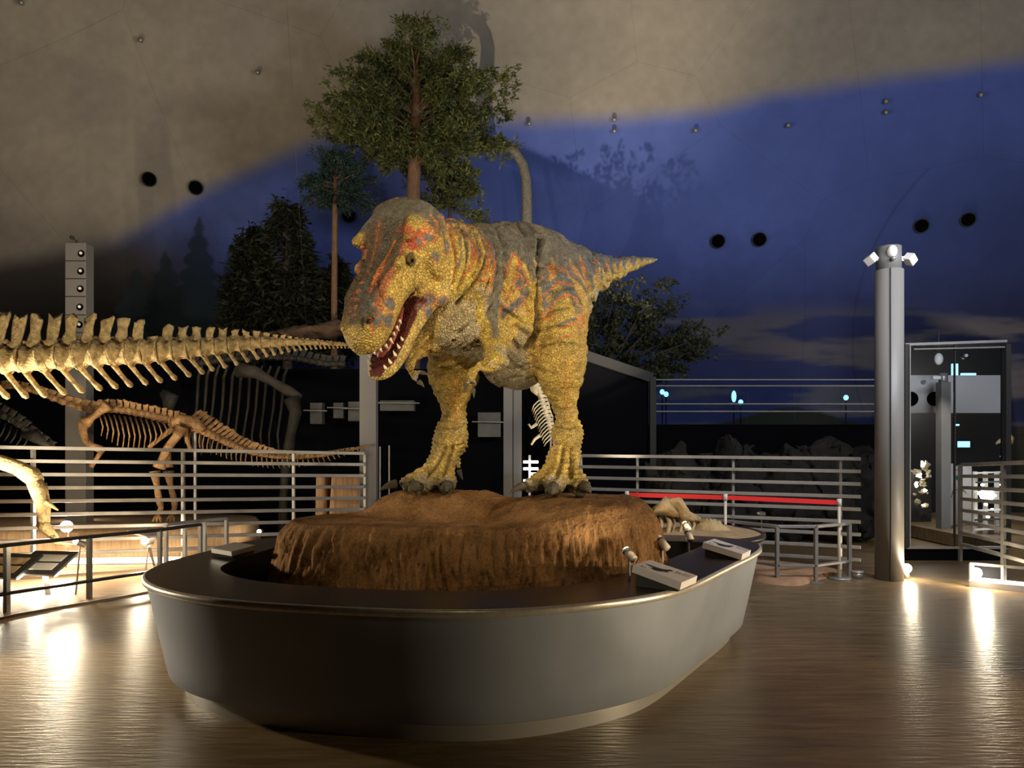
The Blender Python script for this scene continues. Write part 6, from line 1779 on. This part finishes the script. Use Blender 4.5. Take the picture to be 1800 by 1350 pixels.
# ------------------------------------------------------------------ wooden blocks, rocks
for i, (a_, b__, lab) in enumerate([(553, 572, 'narrow wooden plinth behind the bar fence'), (578, 634, 'broad wooden plinth behind the bar fence, beside the broad grey column')]):
    x0, x1 = P(a_, 0, 10.95)[0], P(b__, 0, 10.95)[0]
    mb = MB(); c = (x0 + x1) / 2; h = x1 - x0
    mb.loft([((c, 11.2, 0), (1, 0, 0), (0, 1, 0), h * .60, .25, .25, 8), ((c, 11.2, P(0, 838, 10.95)[2]), (1, 0, 0), (0, 1, 0), h * .46, .22, .22, 8)], 32)
    tag(mb.build('wooden_plinth', simple('plinth_wood', (.40, .22, .10), .6, 0, 4, .35, .3, 20, (5, 5, .5)), None, offset=(c, 11.2, 0)), lab, 'plinth')
r_ = np.random.default_rng(31)
for i in range(13):
    px = 1152 + i * 30 + r_.uniform(-8, 8); p = P(px, 0, 11.9)
    mb = MB(); sz = r_.uniform(.22, .42) * (1.35 if i in (10, 11) else 1); top = P(0, [792, 790, 785, 796, 782, 795, 788, 798, 790, 794, 778, 776, 792][i], 11.9)[2]
    mb.ell((p[0], 11.9 + r_.uniform(-.2, .2), top / 2), (sz, .35, top / 2), None, 40, 28)
    v = np.array(mb.v); c = v.mean(0); v += (fbm(v * 3.2, 3)[:, None] - .5) * (v - c) * 1.0; v += (np.column_stack([fbm(v * 6 + 3 * k, 4) for k in (1, 2, 3)]) - .5) * .42; v[:, 2] = np.maximum(v[:, 2], 0); mb.v = v.tolist()
    lab = 'dark rough boulder against the black wall behind the right fence, ' + ['leftmost of the row', 'second from the left', 'third from the left', 'fourth from the left', 'fifth from the left', 'sixth from the left', 'middle of the row', 'sixth from the right', 'fifth from the right', 'fourth from the right', 'large, third from the right', 'largest, second from the right', 'rightmost by the round column'][i]
    words_ = lab.split()
    tag(mb.build('boulder', M['rock'], None, True, offset=(p[0], 11.9, 0)), 'dark boulder behind the right fence, ' + lab.split(', ', 1)[1], 'boulder', 'dark boulders along the black wall')

# pale panels imitating reflections in the glass parapets behind the legs
for i, (a_, b__, y0, y1, lab) in enumerate([(545, 566, 708, 745, 'small pale gleam on glass left of the broad grey column, leftmost'), (586, 603, 708, 735, 'dim pale gleam on glass left of the broad grey column, middle'), (612, 634, 706, 740, 'pale gleam on glass touching the broad grey column'),
                                            (668, 728, 704, 722, 'long pale gleam on glass seen between column and left dinosaur leg'), (840, 880, 725, 768, 'dim gleam on glass seen between the dinosaur legs')]):
    a, b_ = P(a_, y0, 12.5), P(b__, y1, 12.5); c = (a + b_) / 2
    t_ = thing('glass_gleam', (c[0], 12.5, c[2]), lab, 'glass gleam')
    mb = MB(); mb.box((c[0], 12.6, c[2]), (abs(b_[0] - a[0]), .2, abs(a[2] - b_[2]))); mb.build('case', simple('gleam_grey', (.07, .068, .06), .6, 0, 4, .35), t_)
    mb = MB(); mb.tube([(a[0] - .1, 12.45, c[2] + .05), (b_[0] + .1, 12.45, c[2] + .04)], .012, 6); mb.build('rail', M['rail'], t_)

# small pale skeleton between right leg and column
D10 = 8.7
ws = thing('pale_hanging_skeleton', (P(955, 0, D10)[0], D10, 0), 'small bright skeleton with curved ribs showing beside the right dinosaur leg', 'skeleton')
r_ = np.random.default_rng(41)
chain(ws, [(935, 660), (944, 680), (952, 705), (962, 735), (972, 770)], D10, 16, (.07, .06, .05), (.05, .05, .04), .2, M['bone_white'], 500)
mb = MB(); mb.loft([(P(930, 672, D10), (0, 1, 0), (.2, 0, 1), .03, .03, .03, 2), (P(938, 680, D10), (0, 1, 0), (.3, 0, 1), .06, .06, .06, 2), (P(948, 690, D10), (0, 1, 0), (.3, 0, 1), .05, .05, .05, 2)], 12); rough(mb, .8); mb.build('skull', M['bone_white'], ws, True)
for i in range(13):
    y = 705 + i * 5.5; x = 950 + i * 1.8; mb = MB(); mb.tube([P(x + 6, y - 4, D10), P(x - 4, y, D10 - .06), P(x - 12, y + 8, D10 - .08), P(x - 15, y + 18 - i * .4, D10 - .04)], [.010, .009, .008, .005], 6); mb.build('rib', M['bone_white'], ws, True)
for pts in ([(944, 745), (934, 752), (929, 745)], [(950, 765), (940, 772), (934, 782)]):
    mb = MB(); mb.tube([P(x, y, D10 - .15) for x, y in pts], [.022, .018, .012], 8); mb.build('arm_bone', M['bone_white'], ws, True)
mb = MB(); mb.cyl(P(968, 760, D10 + .05), (*P(968, 760, D10 + .05)[:2], 0), .012, 8); mb.build('support_rod', M['steel'], ws)
spot(P(905, 890, 8.0), P(955, 720, D10), 26, (1, .86, .6), 60, .6, .05)  # spot added to brighten the pale skeleton
# white slatted rack lower down
wr = thing('white_slatted_rack', (P(940, 0, 9.6)[0], 9.6, 0), 'small white slatted rack with slats made to glow, between the grey column and the right dinosaur leg', 'rack')
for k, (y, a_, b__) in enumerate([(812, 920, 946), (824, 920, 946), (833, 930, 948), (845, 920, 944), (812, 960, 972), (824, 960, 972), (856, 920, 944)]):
    mb = MB(); mb.beam(P(a_, y, 9.6), P(b__, y, 9.6), .08, .035); mb.build('slat', M['glow_panel'], wr)  # boards made to glow so they look brightly lit
mb = MB(); mb.beam((*P(931, 0, 9.62)[:2], 0), P(931, 800, 9.62), .03, .03); mb.build('upright', M['white'], wr)
# two thin lamp rods by the left foot
for px, top in ((668, 785), (684, 783)):
    p = P(px, top, 9.4); t_ = thing('thin_rod', (p[0], p[1], 0), 'thin pale upright rod %s of the pair beside the left dinosaur foot' % ('left' if px < 675 else 'right'), 'rod', 'thin rods by the left foot')
    mb = MB(); mb.cyl((p[0], p[1], 0), p, .010, 8); mb.build('pole', M['rail'], t_); mb = MB(); mb.cyl((p[0], p[1], 0), (p[0], p[1], .015), .07, 16); mb.build('base', M['steel'], t_)
